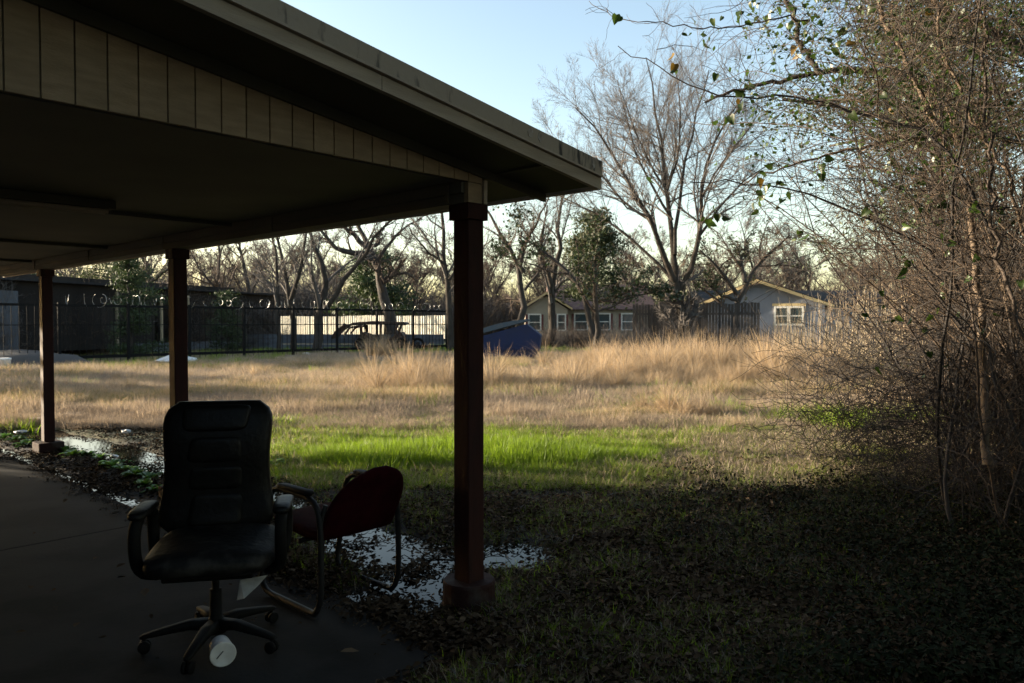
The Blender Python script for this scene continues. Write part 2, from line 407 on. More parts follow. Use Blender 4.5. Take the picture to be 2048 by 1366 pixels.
def ground_sheet():
    xs = np.arange(-9.0, 7.0, .05); ys = np.arange(1.6, 13.0, .05)
    far = lambda a, b, n, p=1.6: a+(b-a)*(np.linspace(0, 1, n+1)[1:])**p
    X = np.r_[far(-9, -900, 26, 2.6)[::-1], xs, far(xs[-1], 900, 26, 2.6)]; Yv = np.r_[far(1.6, -300, 12, 2)[::-1], ys, far(ys[-1], 1200, 70, 3.2)]
    gx, gy = np.meshgrid(X, Yv); gz = hgt(gx, gy); nx, ny = len(X), len(Yv)
    V = np.stack([gx.ravel(), gy.ravel(), gz.ravel()], 1); i = np.arange(nx*ny).reshape(ny, nx)
    F = np.stack([i[:-1, :-1], i[:-1, 1:], i[1:, 1:], i[1:, :-1]], -1).reshape(-1, 4)
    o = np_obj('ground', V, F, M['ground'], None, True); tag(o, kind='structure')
ground_sheet()
# water
m = bpy.data.materials.new('puddle_water'); m.use_nodes = True; b = m.node_tree.nodes['Principled BSDF']
b.inputs['Base Color'].default_value = (.012, .011, .009, 1); b.inputs['Roughness'].default_value = .03; b.inputs['IOR'].default_value = 1.33; b.inputs['Specular IOR Level'].default_value = .2
nz = m.node_tree.nodes.new('ShaderNodeTexNoise'); nz.inputs['Scale'].default_value = 6
bp = m.node_tree.nodes.new('ShaderNodeBump'); bp.inputs['Strength'].default_value = .05; bp.inputs['Distance'].default_value = .01
m.node_tree.links.new(nz.outputs[0], bp.inputs['Height']); m.node_tree.links.new(bp.outputs[0], b.inputs['Normal'])
M['water'] = m
wb = MB(); wb.add([(-9, 2.5, WATER), (2.5, 2.5, WATER), (2.5, 13, WATER), (-9, 13, WATER)], [(0, 1, 2, 3)])
tag(wb.build('puddle_water', M['water']), kind='structure')
# slab
sb = MB(); sb.prism([L(-.55, -12, 0), L(-.55, -.36, 0), L(12.5, -.36, 0), L(12.5, -12, 0)], (0, 0, .0))
def slab_bay(a0, a1):
    sb = MB(); sb.prism([L(a0, -12, -.12), L(a0, -.36, -.12), L(a1, -.36, -.12), L(a1, -12, -.12)], (0, 0, .118)); return sb
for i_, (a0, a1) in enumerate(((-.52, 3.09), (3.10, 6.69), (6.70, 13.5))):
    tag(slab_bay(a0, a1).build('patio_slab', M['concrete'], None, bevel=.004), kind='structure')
# ------------------------------------------------------------------ carport
CA_END = 11.4; ZC = 2.293; SL = .1337; EA = -.455; EB = .56
def zs(b): return 2.371-SL*(b-.02)          # soffit height
def vz(v): return np.array([0, 0, v])
car = thing('carport', 'open carport with cream board gable, flat dark ceiling and dark red posts on footings', 'carport', P1)
def cb(mb, name, m, parent=car, **k):        # build in world coordinates, shift into the thing
    p = np.asarray(car.location); mb.V = [tuple(np.asarray(v)-p) for v in mb.V]; return mb.build(name, m, parent, **k)
def lbox(a0, a1, b0, b1, z0, z1):
    mb = MB(); mb.box(L((a0+a1)/2, (b0+b1)/2, (z0+z1)/2), A3*(a1-a0)/2, B3*(b1-b0)/2, (0, 0, (z1-z0)/2)); return mb
RID = -6.2
# roof deck: two slopes, thickness .05 above soffit sheet
r = MB(); r.prism([L(EA+.03, EB-.03, zs(EB-.03)+.03), L(EA+.03, RID, zs(RID)+.03), L(EA+.03, RID, zs(RID)+.11), L(EA+.03, EB-.03, zs(EB-.03)+.11)], A3*(CA_END-EA))
r.prism([L(EA+.03, RID, zs(RID)+.03), L(EA+.03, RID-6, zs(RID+6)+.03), L(EA+.03, RID-6, zs(RID+6)+.11), L(EA+.03, RID, zs(RID)+.11)], A3*(CA_END-EA))
cb(r, 'roof', M['roof_felt'])
# soffit under rake overhang and eave
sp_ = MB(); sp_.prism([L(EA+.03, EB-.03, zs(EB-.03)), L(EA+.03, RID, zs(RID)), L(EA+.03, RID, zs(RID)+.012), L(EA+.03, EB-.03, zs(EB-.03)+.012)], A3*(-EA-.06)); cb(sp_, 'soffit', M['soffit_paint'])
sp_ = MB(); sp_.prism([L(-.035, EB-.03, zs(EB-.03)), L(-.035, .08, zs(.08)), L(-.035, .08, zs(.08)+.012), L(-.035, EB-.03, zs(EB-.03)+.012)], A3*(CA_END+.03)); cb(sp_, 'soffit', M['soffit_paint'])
for bb in (.12,):   # panel seam batten
    x = MB(); x.box(L((EA-.09)/2, bb, zs(bb)-.004), A3*(-EA-.1)/2, B3*.012, vz(.004)); cb(x, 'seam_batten', M['soffit_paint'])
# rake fascia: lower board, metal drip strip, upper weathered board
def rake(a0, a1, dz0, dz1, b0, b1, name, m):
    x = MB(); pts = [L(a0, b0, zs(b0)+dz0), L(a0, b1, zs(b1)+dz0), L(a0, b1, zs(b1)+dz1), L(a0, b0, zs(b0)+dz1)]
    x.prism(pts, A3*(a1-a0)); return cb(x, name, m)
rake(EA-.0, EA+.028, -.008, .052, RID, -.93, 'rake_board', M['trim_paint']); rake(EA-.0, EA+.028, -.008, .052, -.926, EB, 'rake_board', M['trim_paint'])
rake(EA-.018, EA+.024, .056, .066, RID, EB+.01, 'drip_strip', M['trim_paint'])
def weathered():
    m = mat('weathered_fascia', (.40, .33, .22), .7, bump=.2, coord='World'); n = m.node_tree; N = n.nodes; K = n.links
    b = N['Principled BSDF']; g = N.new('ShaderNodeNewGeometry')
    mp = N.new('ShaderNodeMapping'); mp.inputs['Scale'].default_value = (1, 1, .25); K.new(g.outputs['Position'], mp.inputs[0])
    n1 = N.new('ShaderNodeTexNoise'); n1.inputs['Scale'].default_value = 26; n1.inputs['Detail'].default_value = 8; K.new(mp.outputs[0], n1.inputs[0])
    n2 = N.new('ShaderNodeTexNoise'); n2.inputs['Scale'].default_value = 2.2; K.new(g.outputs['Position'], n2.inputs[0])
    mu = N.new('ShaderNodeMath'); mu.operation = 'MULTIPLY'; K.new(n1.outputs[0], mu.inputs[0]); K.new(n2.outputs[0], mu.inputs[1])
    r1 = N.new('ShaderNodeMapRange'); r1.inputs[1].default_value = .275; r1.inputs[2].default_value = .36; K.new(mu.outputs[0], r1.inputs[0])
    mx = N.new('ShaderNodeMix'); mx.data_type = 'RGBA'; K.new(r1.outputs[0], mx.inputs[0])
    mx.inputs[6].default_value = (.38, .305, .225, 1); mx.inputs[7].default_value = (.045, .04, .035, 1); K.new(mx.outputs[2], b.inputs['Base Color'])
    return m
M['weathered'] = weathered()
rake(EA-.014, EA+.022, .068, .142, RID, EB+.012, 'fascia_board', M['weathered'])
# eave fascia
ef = MB(); ef.prism([L(EA+.001, EB, zs(EB)-.008), L(EA+.001, EB+.026, zs(EB)-.010), L(EA+.001, EB+.026, zs(EB)+.10), L(EA+.001, EB, zs(EB)+.10)], A3*(CA_END-EA)); cb(ef, 'eave_board', M['trim_paint'])
# stripped paint patches on the fascia
for bb, ww in ((-.03, .06), (.04, .035), (.49, .04)):
    x = MB(); g0 = np.random.default_rng(int(ww*1000)); ring = [L(EA-.0165, bb+math.cos(a)*ww*.42*g0.uniform(.6, 1.1), zs(bb)+.106+math.sin(a)*.028*g0.uniform(.7, 1.1)) for a in np.linspace(0, 6.283, 12)[:-1]]; x.prism(ring, A3*.0015); cb(x, 'bare_patch', M['bare_wood'])
# gable frieze board under the soffit, running on past the post to the eave
GP = -.07
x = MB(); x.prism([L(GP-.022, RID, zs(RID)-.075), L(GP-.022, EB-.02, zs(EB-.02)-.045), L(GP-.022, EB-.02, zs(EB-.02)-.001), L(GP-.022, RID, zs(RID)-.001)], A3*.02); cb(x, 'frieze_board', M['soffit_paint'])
# siding boards with grooves between
sw = .1034; b0 = 2.87624-2.815 - 0.0      # right end of siding in b (world b of the corner minus that of the post)
BE = 2.8762-float(B3@P1)
k = 0; bb = BE-.03
while bb > RID+.2:
    lo = bb-sw+.006; hi = bb
    mb = MB(); mb.prism([L(GP-.004, lo, ZC), L(GP-.004, hi, ZC), L(GP-.004, hi, zs(hi)-.03), L(GP-.004, lo, zs(lo)-.03)], A3*.012)
    cb(mb, 'siding_board', M['painted_siding']); bb -= sw; k += 1
x = MB(); x.prism([L(GP+.009, RID, ZC+.002), L(GP+.009, BE, ZC+.002), L(GP+.009, BE, zs(BE)-.03), L(GP+.009, RID, zs(RID)-.03)], A3*.02); cb(x, 'gable_backing', M['soffit_paint'])
cb(lbox(GP-.016, GP+.07, BE-.026, BE-.002, 2.186, zs(BE)-.055), 'corner_trim', M['trim_paint'])
cb(lbox(GP-.002, GP+.03, BE-.13, BE-.03, 2.186, ZC-.004), 'end_panel', M['painted_siding'])
# flat ceiling in sheets, with joint battens
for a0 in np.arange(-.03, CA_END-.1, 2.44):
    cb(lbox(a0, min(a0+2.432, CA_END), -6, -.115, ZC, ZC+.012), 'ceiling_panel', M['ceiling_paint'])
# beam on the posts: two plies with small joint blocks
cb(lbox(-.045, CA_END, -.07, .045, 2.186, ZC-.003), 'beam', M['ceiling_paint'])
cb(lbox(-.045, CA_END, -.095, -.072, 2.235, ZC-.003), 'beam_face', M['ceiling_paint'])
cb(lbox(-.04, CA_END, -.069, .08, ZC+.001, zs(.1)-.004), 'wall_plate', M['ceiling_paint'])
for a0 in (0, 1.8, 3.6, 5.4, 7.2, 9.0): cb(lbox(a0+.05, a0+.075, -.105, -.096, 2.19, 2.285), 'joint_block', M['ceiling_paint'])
# cross members on the ceiling
for a0 in (2.42, 4.9, 7.3): cb(lbox(a0-.03, a0+.03, -6, -.12, ZC-.028, ZC-.002), 'ceiling_batten', M['ceiling_paint'])
# posts
for i, a0 in enumerate((0, 3.6, 7.2, 10.8)):
    o = cb(lbox(a0-.058, a0+.058, -.058, .058, .14, 2.1), 'post', M['post_paint'], bevel=.006)
    cp = lbox(a0-.075, a0+.075, -.075, .075, 2.1, 2.184); cb(cp, 'post_cap', M['post_paint'], o, bevel=.004)
    ft = MB()
    if i == 0: ft.lathe([(.150, -.05), (.150, 0.03), (.143, .05), (.143, .145), (.136, .158), (.0, .160)], 28, L(a0, 0, 0))
    else: ft.box(L(a0, 0, .05), A3*.135, B3*.135, vz(.085))
    cb(ft, 'footing', M['footing_paint'], o, bevel=0 if i == 0 else .01, smooth=False)
cl = thing('ceiling_light', 'long unlit strip light fixed under the carport ceiling', 'light', L(2.0, -2.3, ZC))
x = MB(); x.box((0, 0, -.028), A3*.05, B3*1.22, vz(.026)); x.build('housing', M['soffit_paint'], cl, bevel=.006)
for s_ in (-.025, .025):
    x = MB(); x.tube([A3*s_-B3*1.18+vz(-.068), A3*s_+B3*1.18+vz(-.068)], .013, 8); x.build('tube', M['trim_paint'], cl)

# unseen house body behind and left of the camera, sized to shade the yard
hs = thing('house', 'long unseen cream house at the rear of the carport, sized to shade the yard', 'house', P1)
HB0, HB1 = -11.8, -6.3
def hb(a0, a1, b0, b1, z0, z1, name, m):
    mb = lbox(a0, a1, b0, b1, z0, z1); mb.V = [tuple(np.asarray(v)-P1) for v in mb.V]; return mb.build(name, m, hs)
HA1 = 16.2
hb(-22, HA1, HB0, HB1, 0, 4.5, 'wall', M['cream_wall'])
mb = MB(); mb.prism([L(-22.4, HB1+.5, 4.4)-P1, L(-22.4, (HB0+HB1)/2, 5.6)-P1, L(-22.4, HB0-.4, 4.4)-P1], A3*(HA1+22.8)); mb.build('roof', M['shingle_dark'], hs)

# ------------------------------------------------------------------ office chair
def office_chair():
    t = thing('office_chair', 'worn black high back office chair on five star base under the carport', 'office chair', (-1.43, 3.576, 0), .20)
    mb = MB(); rings = []
    for v in np.linspace(0, 1, 13):                                    # seat, loft front to back
        y = -.27+.52*v; e_ = (1-abs(2*v-1)**5)**.35 if 0 < v < 1 else .35
        wv = .29*(.93+.07*math.sin(math.pi*v)); z = .455+.025*abs(2*v-1)**2-.03*(1-v)**3
        rings.append(superring((0, y, z), (1, 0, 0), (0, 0, 1), wv*(.82+.18*e_), .062*e_+.004, 24, 3.2))
    mb.loft(rings); s_ = mb.build('seat', M['dusty_leather'], t, True)
    mb = MB(); mb.abox(-.2, .2, -.2, .2, .37, .405); mb.build('seat_pan', M['black_plastic'], s_, bevel=.01)
    def back(w0, z0, z1, th, yo, name, m, par, hw):
        z1 -= .012
        mb = MB(); rings = []
        for v in np.linspace(0, 1, 19):
            z = z0+(z1-z0)*v; e_ = max(0.02, (1-abs(2*v-1)**6))**.5
            y = .235+.16*(z-.5)+.03*math.cos((z-.62)*9)+yo
            rings.append(superring((-.03-.012*(1-v), y, z), (1, 0, 0), (0, 1, 0), hw(v)*(.70+.30*e_), th*(.25+.75*e_), 24, 3.0))
        mb.loft(rings); return mb.build(name, m, par, True)
    bk = back(.3, .49, 1.155, .062, 0, 'backrest', M['black_leather'], t, lambda v: .312-.034*math.sin(math.pi*min(1, v*1.15))-.042*v)
    back(.2, 1.0, 1.14, .03, -.052, 'headrest_pad', M['black_leather'], bk, lambda v: .155+.015*v)
    for z0, z1 in ((.84, .985), (.7, .835), (.52, .695)): back(.2, z0, z1, .028, -.048, 'back_panel', M['black_leather'], bk, lambda v: .135-.01*v)
    for sx in (-1, 1):
        P = [(sx*.30, .12, .40), (sx*.32, .17, .48), (sx*.318, .16, .60), (sx*.318, .11, .645), (sx*.318, 0, .66), (sx*.318, -.08, .655), (sx*.318, -.15, .62), (sx*.318, -.165, .56), (sx*.318, -.14, .46), (sx*.31, -.09, .39), (sx*.24, -.06, .375)]
        mb = MB(); mb.tube(resample(P, 26), .028, 10); o = mb.build('armrest', M['black_plastic'], t, True)
        mb = MB(); mb.loft([superring((sx*.318, y, .67-.02*(abs(y)/.2)**3), (1, 0, 0), (0, 0, 1), .042*e2, .018*e2+.002, 14, 3) for y, e2 in ((-.15, .4), (-.13, .9), (-.07, 1), (.05, 1), (.12, .9), (.14, .4))]); mb.build('arm_pad', M['black_leather'], o, True)
    mb = MB(); mb.lathe([(.045, .36), (.045, .375), (.017, .376), (.017, .27), (.028, .268), (.030, .13), (.05, .12), (.05, .06), (.03, .055)], 16); mb.build('gas_column', M['black_plastic'], t, True)
    for k in range(5):
        a = rad(55+72*k-12.6); d = np.array([math.cos(a), math.sin(a), 0]); n_ = np.array([-d[1], d[0], 0])
        mb = MB(); mb.loft([superring(d*r_+vz(z), n_, (0, 0, 1), w_, h_, 10, 4) for r_, z, w_, h_ in ((.03, .10, .032, .028), (.12, .108, .028, .022), (.25, .088, .022, .015), (.32, .075, .018, .011), (.335, .072, .010, .006))])
        lg = mb.build('base_leg', M['black_plastic'], t, True)
        c = d*.315
        mb = MB()
        for q in (-1, 1): mb.loft([superring(c+n_*(q*.014+dq)+vz(.029), d, (0, 0, 1), .028*e2, .028*e2, 14, 2) for dq, e2 in ((-.009, .8), (-.007, 1), (.007, 1), (.009, .8))])
        mb.tube([c+vz(.03), c+vz(.075)], .008, 6); mb.build('caster', M['black_plastic'], lg, True)
    return t
office_chair()
# torn flap of cover hanging under the seat
def flap():
    p0 = at(520, 1152, 3.45); g = thing('torn_paper', 'pale torn paper hanging under the black office chair seat', 'paper', p0)
    Vs = [(0, 0, 0), (.035, .01, -.002), (-.07, 0, -.055), (-.045, .012, -.02), (-.085, .005, -.115), (-.105, 0, -.12), (-.1, .01, -.06), (-.06, .015, -.03)]
    mb = MB(); mb.add([at(535, 1150, 3.47)-p0, at(480, 1160, 3.45)-p0, at(474, 1200, 3.42)-p0, at(488, 1197, 3.40)-p0, at(515, 1172, 3.43)-p0], [(0, 1, 4), (1, 2, 3, 4)])
    o = mb.build('sheet', M['paper'], g); md = o.modifiers.new('s', 'SOLIDIFY'); md.thickness = .0015
flap()

# ------------------------------------------------------------------ red guest chair
def red_chair():
    org = np.array([-.83, 4.05, .0]); t = thing('guest_chair', 'red fabric guest chair with black sled tube frame beside the puddle', 'chair', org)
    def q(f, s, z): return A3*f+B3*s+vz(z)
    for s in (-.255, .255):
        P = [q(.05, s, .018), q(.0, s, .06), q(-.015, s, .2), q(-.01, s, .45), q(.0, s, .56), q(.03, s, .605), q(.1, s, .625), q(.4, s, .635), q(.47, s, .62), q(.5, s, .56), q(.55, s, .25), q(.60, s, .08), q(.57, s, .025), q(.5, s, .018), q(.25, s, .018)]
        P = np.array(P+[P[0]]); Q = resample(P, 46)[:-1]
        mb = MB(); mb.tube(Q, .0165, 10, closed=True); fr = mb.build('side_frame', M['chair_tube'], t, True)
        mb = MB(); mb.loft([superring(q(f, s, .652), B3, (0, 0, 1), .03*e2, .016*e2, 12, 3) for f, e2 in ((.07, .5), (.1, 1), (.36, 1), (.4, .5))]); mb.build('arm_pad', M['black_plastic'], fr, True)
    mb = MB(); mb.tube([q(.2, -.255, .375), q(.2, .255, .375)], .014, 8); mb.tube([q(.45, -.255, .375), q(.45, .255, .375)], .014, 8); mb.build('cross_bar', M['chair_tube'], t, True)
    mb = MB(); rings = []
    for v in np.linspace(0, 1, 11):
        e_ = max(.03, (1-abs(2*v-1)**5))**.4; rings.append(superring(q(.04+.50*v, 0, .425-.012*math.cos(v*3)), B3, (0, 0, 1), .235*(.85+.15*e_), .042*e_, 22, 3.6))
    mb.loft(rings); mb.build('seat', M['red_fabric'], t, True)
    mb = MB(); rings = []
    for v in np.linspace(0, 1, 17):
        z = .40+.40*v; e_ = max(.02, 1-abs(2*v-1)**6)**.5; hw = .245*(1-.0*v)
        if v > .3: hw = .245*max(.02, (1-((v-.3)/.7)**2.5))**.5
        hw = max(hw, .045)
        rings.append([p for p in superring(q(.03-.17*v, .035*v, z-.02*v), B3, A3, hw, .034*(.3+.7*e_), 24, 3.2)])
    # bow the back pad so its sides wrap forward
    rings = [[p+A3*(.16*(float(p@B3))**2*1.6) for p in r_] for r_ in rings]
    mb.loft(rings); mb.build('backrest', M['red_fabric'], t, True)
    for s in (-.255, .255):
        mb = MB(); mb.tube(resample([q(-.01, s, .45), q(.0, s*.97, .52), q(-.02, s*.90, .60)], 6), .013, 8); mb.build('back_bracket', M['chair_tube'], t, True)
red_chair()

# ------------------------------------------------------------------ litter objects
def cup(name, label, loc, axis_az, r0, r1, ln, lid, group=None):
    t = thing(name, label, 'cup', loc, 0, group); d = np.array([math.cos(axis_az), math.sin(axis_az), 0.0]); n_ = np.array([-d[1], d[0], 0])
    tl = math.atan((r1-r0)/ln)
    mb = MB(); rings = []
    for s, r_ in ((0, r0*.96), (0, r0), (ln*.5, (r0+r1)/2), (ln, r1), (ln, r1*1.04), (ln+.004, r1*1.04)):
        rings.append(superring(d*s+vz(r_*.0+r1), n_, (0, 0, 1), r_, r_, 24, 2))
    mb.loft(rings); b_ = mb.build('cup_body', M['white_foam'], t, True)
    if lid:
        mb = MB(); mb.loft([superring(d*(ln+s)+vz(r1), n_, (0, 0, 1), r_, r_, 24, 2) for s, r_ in ((.002, r1*1.05), (.008, r1*1.06), (.012, r1*1.0), (.010, r1*.9))]); mb.build('lid', M['white_foam'], b_, True)
        mb = MB(); mb.tube([d*(ln+.012)+vz(r1*1.3)+n_*.0, d*(ln+.012)+vz(r1*.75)-n_*.028], .0022, 5); mb.build('straw_slot', M['black_plastic'], b_)
    return t
cup('foam_cup', 'white foam cup lying under the office chair with its end towards the camera', gnd(440, 1312), rad(-62), .044, .054, .11, True)
cup('foam_cup', 'white foam cup lying in the grass behind the farthest post', gnd(60, 848), rad(5), .045, .052, .17, False)
def crumple(name, label, cat_, loc, sz, m, flat=.5, seed=1):
    r_ = np.random.default_rng(seed); mb = MB(); rings = []
    for i in range(5):
        a = math.pi*(i+.5)/5; rings.append([np.array([math.sin(a)*math.cos(b_*6.283/7)*sz*r_.uniform(.6, 1.2), math.sin(a)*math.sin(b_*6.283/7)*sz*r_.uniform(.6, 1.2), (math.cos(a)*sz*flat+sz*flat*.8)*r_.uniform(.7, 1.2)]) for b_ in range(7)])
    mb.loft(rings); o = mb.build(name, m); o.location = tuple(loc); tag(o, label, cat_); return o
crumple('foam_scrap', 'crumpled white scrap on the matted grass beyond the stream', 'litter', gnd(252, 868), .075, M['white_foam'], .5, 1)
crumple('foam_scrap', 'flat white foam piece behind the weeds left of the farthest post', 'litter', gnd(42, 866), .10, M['white_foam'], .22, 2)
crumple('paper_scrap', 'small white paper scrap on dark leaf litter right of the nearest post', 'litter', gnd(1270, 1122), .028, M['paper'], .5, 3)
crumple('foam_scrap', 'tiny white box in the green strip before the iron fence', 'litter', gnd(612, 712), .22, M['white_foam'], .4, 4)
crumple('plastic_sheet', 'grey white plastic sheet lying at the back edge of the dry field', 'litter', gnd(355, 728), .9, M['white_foam'], .2, 5)
crumple('foam_scrap', 'white scrap floating in the narrow stream behind weeds', 'litter', gnd(228, 915), .06, M['white_foam'], .3, 6)
p = gnd(190, 738); x = MB(); x.tube([(-.55, 0, .04), (.0, .06, .07), (.6, .0, .04)], .035, 8); o = x.build('pipe_piece', M['white_foam']); o.location = tuple(p); tag(o, 'short white pipe lying on the red strip at the field edge', 'pipe')
p = gnd(5, 742); x = MB(); x.lathe([(.22, 0), (.24, .35), (.25, .36), (.25, .42), (.2, .42)], 16); o = x.build('bucket', M['white_foam'], None, True); o.location = tuple(p); tag(o, 'white bucket at the left edge before the rubble mound', 'bucket')
x = MB(); rr = np.random.default_rng(5)
rings = [[np.array([math.cos(j*.449)*r_*2.6*rr.uniform(.85, 1.15), math.sin(j*.449)*r_*1.4, z+rr.uniform(-.05, .05)]) for j in range(14)] for r_, z in ((1.25, -.1), (1.1, .15), (.9, .36), (.55, .5), (.2, .56))]
x.loft(rings); o = x.build('rubble_mound', M['rubble'], None, True); o.location = tuple(gnd(10, 732)); tag(o, 'grey rubble mound beside the barn at the left edge', 'mound')
mb = MB(); pts = [gnd(-60, 752, .035), gnd(60, 748, .035), gnd(230, 741, .035), gnd(360, 735, .035), gnd(360, 731, .035), gnd(200, 734, .035), gnd(-60, 741, .035)]
for q_ in pts: q_[2] = float(hgt(q_[0], q_[1]))+.05
mb.add(pts, [tuple(range(len(pts)))]); tag(mb.build('red_dirt_strip', M['red_dirt']), kind='structure')

# ------------------------------------------------------------------ dumpster
def dumpster():
    Y0 = 30.0; g0 = gnd(1000, 720); base = np.array([xat(1000, Y0), Y0, 0]); t = thing('dumpster', 'blue slant top dumpster with its grey blue lid closed, half hidden by the post', 'dumpster', base, rad(-4))
    def q(x_, y_): 
        v = at(x_, y_, Y0)-base; v[1] = 0; v[2] = max(v[2], .12) ; return v
    prof = [q(935, 724), q(1066, 724), q(1078, 702), q(1082, 671), q(1053, 648), q(925, 683)]
    mb = MB(); mb.prism([p for p in prof], (0, 1.7, 0)); mb.build('body', M['dumpster_blue'], t, bevel=.02)
    for yy in (698,):
        a, b_ = q(934, yy), q(1079, yy); mb = MB(); mb.box((a+b_)/2+np.array([0, -.03, 0]), (b_-a)/2*.995, (0, .028, 0), (0, 0, .05)); mb.build('side_rib', M['dumpster_blue'], t)
    a, b_ = q(925, 676), q(1057, 640); n_ = np.array([-(b_-a)[2], 0, (b_-a)[0]]); n_ /= np.linalg.norm(n_)
    arc = [a+(b_-a)*s+n_*(.02+.16*math.sin(math.pi*s)**.8) for s in np.linspace(0, 1, 9)]
    mb = MB(); mb.prism([a-n_*.02]+arc[1:-1]+[b_+n_*.04, b_-n_*.03], (0, 1.76, 0)); o = mb.build('lid', M['dumpster_lid'], t); o.location = (0, -.03, 0)
    a = q(985, 712); mb = MB(); mb.box(a+np.array([0, -.12, 0]), (.55, 0, 0), (0, .10, 0), (0, 0, .08)); mb.build('fork_pocket', M['dumpster_blue'], t)
    for sx in (945, 1058):
        c = q(sx, 724); mb = MB(); mb.tube([c+(0, .15, -.03), c+(0, .22, -.03)], .09, 12); mb.build('wheel', M['black_plastic'], t)
dumpster()

# ------------------------------------------------------------------ left barn, iron fence, pale fence
def W(x_, Y, z): return np.array([xat(x_, Y), Y, z])
def barn():
    p0 = W(-60, 28.5, 0); p1 = W(560, 47.5, 0); d = p1-p0; ln = np.linalg.norm(d); d /= ln; n_ = np.array([d[1], -d[0], 0])
    t = thing('barn', 'long dark sheet clad shed behind the iron fence, grown over with vines', 'shed', p0)
    k = 0; s = 0
    widths = []
    while s < ln:
        w_ = [1.05, .95, 1.15, 1.0][k % 4]; widths.append((s, min(w_, ln-s))); s += w_; k += 1
    for i, (s, w_) in enumerate(widths):
        if w_ < .1: continue
        pale = i in (1,); dark = i in (9,)
        top = 3.25+.05*math.sin(i*2.1)-.0*s
        mb = MB(); nr = 5; pts = []
        for j in range(nr*2+1): pts.append(d*(s+w_*j/(nr*2))+n_*(.035 if j % 2 else 0))
        pts += [d*(s+w_)-n_*.04, d*s-n_*.04]
        mb.prism([p+vz(.35 if not dark else .35) for p in pts], (0, 0, (2.5 if pale else top-.35-.5)))
        o = mb.build('wall_sheet', M['barn_door' if pale else 'barn_sheet'], t)
        if dark: o.location = tuple(-n_*1.2)
    mb = MB(); mb.box(d*ln/2-n_*.05+vz(2.95), d*ln/2, n_*.05, vz(.32)); mb.build('header_band', M['barn_sheet'], t)
    mb = MB(); mb.prism([n_*.3+vz(3.27), n_*.3+vz(3.36), -n_*3.5+vz(3.1), -n_*3.5+vz(3.0)], d*ln); mb.build('roof', M['shingle_dark'], t)
    mb = MB(); mb.box(d*ln/2-n_*3.4+vz(1.9), d*ln/2, n_*.05, vz(1.9)); mb.build('rear_wall', M['barn_sheet'], t)
    for s in (6.9, 9.7, 11.6): mb = MB(); mb.box(d*s+n_*.1+vz(1.5), d*.05, n_*.05, vz(1.5)); mb.build('wall_post', M['cane'], t)
    for s0, s1, zz in ((8, ln, .33),): mb = MB(); mb.box(d*(s0+s1)/2+n_*.15+vz(zz), d*(s1-s0)/2, n_*.04, vz(.22)); mb.build('foundation_plank', M['blue_plank'], t)
barn()
def iron_fence():
    p0 = W(-40, 25.5, 0); p1 = W(892, 41.5, 0); d = p1-p0; ln = np.linalg.norm(d); d /= ln; n_ = np.array([d[1], -d[0], 0]); HT = 2.2
    t = thing('iron_fence', 'tall black iron picket fence topped with coiled razor wire at the field edge', 'fence', p0)
    for zz, r_ in ((HT, .045), (.28, .06)): mb = MB(); mb.box(d*ln/2+vz(zz), d*ln/2, n_*.02, vz(r_)); mb.build('rail', M['fence_iron'], t)
    mb = MB(); mb.box(d*(ln*.5)+vz(1.48), d*ln*.5, n_*.012, vz(.018)); mb.build('rail', M['fence_iron'], t)
    m_post = MB(); m_post.box(vz(1.15), d*.045, n_*.045, vz(1.15)); mp = m_post.mesh('fence_post', M['fence_iron'])
    for s in np.arange(0, ln+.1, 2.4): link('fence_post', mp, t).location = tuple(d*s+n_*.045)
    m_pk = MB(); m_pk.box(vz(1.1), d*.009, n_*.009, vz(1.09)); mk = m_pk.mesh('picket', M['fence_iron'])
    for s in np.arange(.2, ln, .24): link('picket', mk, t).location = tuple(d*s)
    parts = []; s0 = ln*.12
    while s0 < ln:
        r0_ = rng.uniform(.10, .26); a0 = rng.uniform(0, 2.5); th = np.linspace(a0, a0+rng.uniform(2.5, 7.5), 14); yw = rng.uniform(-.5, .5)
        P = d[None]*(s0+np.cos(th)*r0_*yw+th*.02)[:, None]+Z3[None]*(HT+.2+np.sin(th)*r0_)[:, None]+n_[None]*(np.cos(th)*r0_)[:, None]
        parts.append(tubes(P[None], np.full((1, 14), .006), 3)); s0 += rng.uniform(.12, .75)
    V, F = cat(parts); np_obj('razor_wire', V, F, M['wire_bright'], t)
iron_fence()
def pale_fence():
    p0 = W(535, 59, 0); p1 = W(905, 47.5, 0); d = p1-p0; ln = np.linalg.norm(d); d /= ln; n_ = np.array([d[1], -d[0], 0])
    t = thing('sheet_metal_fence', 'bright cream sheet metal fence lit by the sun behind the iron fence', 'fence', p0)
    mb = MB(); pts = []; s = 0; nj = int(ln/.2)
    me = None
    w_ = 1.0; q_ = []
    for j in range(11): q_.append(d*(w_*j/10*.97)+n_*(.05 if j % 2 else 0))
    q_ += [d*w_*.97-n_*.02, -n_*.02]
    mb.prism([p+vz(.55) for p in q_], (0, 0, 1.5)); me = mb.mesh('metal_sheet', M['white_sheet'])
    for i in range(int(ln/w_)):
        o = link('metal_sheet', me, t); o.location = tuple(d*i*w_+vz(.015*math.sin(i*3.1)+.03*math.sin(i*.7)))
    lw = [W(300, 44, 0), W(905, 43.2, 0)]; d2 = lw[1]-lw[0]; l2 = np.linalg.norm(d2); d2 /= l2
    t2 = thing('shade_planks', 'low bluish grey planks along the foot of the iron fence, standing in for lumber and shade', 'wall', lw[0])  # planks stand in for lumber and the bluish shade below the lit sheets
    for r_ in range(3):
        for i in range(int(l2/2.9)):
            mb = MB(); mb.box(d2*(1.45+i*2.9)+vz(.18+r_*.29), d2*1.44, (0, .03, 0), vz(.135)); mb.build('plank', M['blue_plank'], t2)
pale_fence()

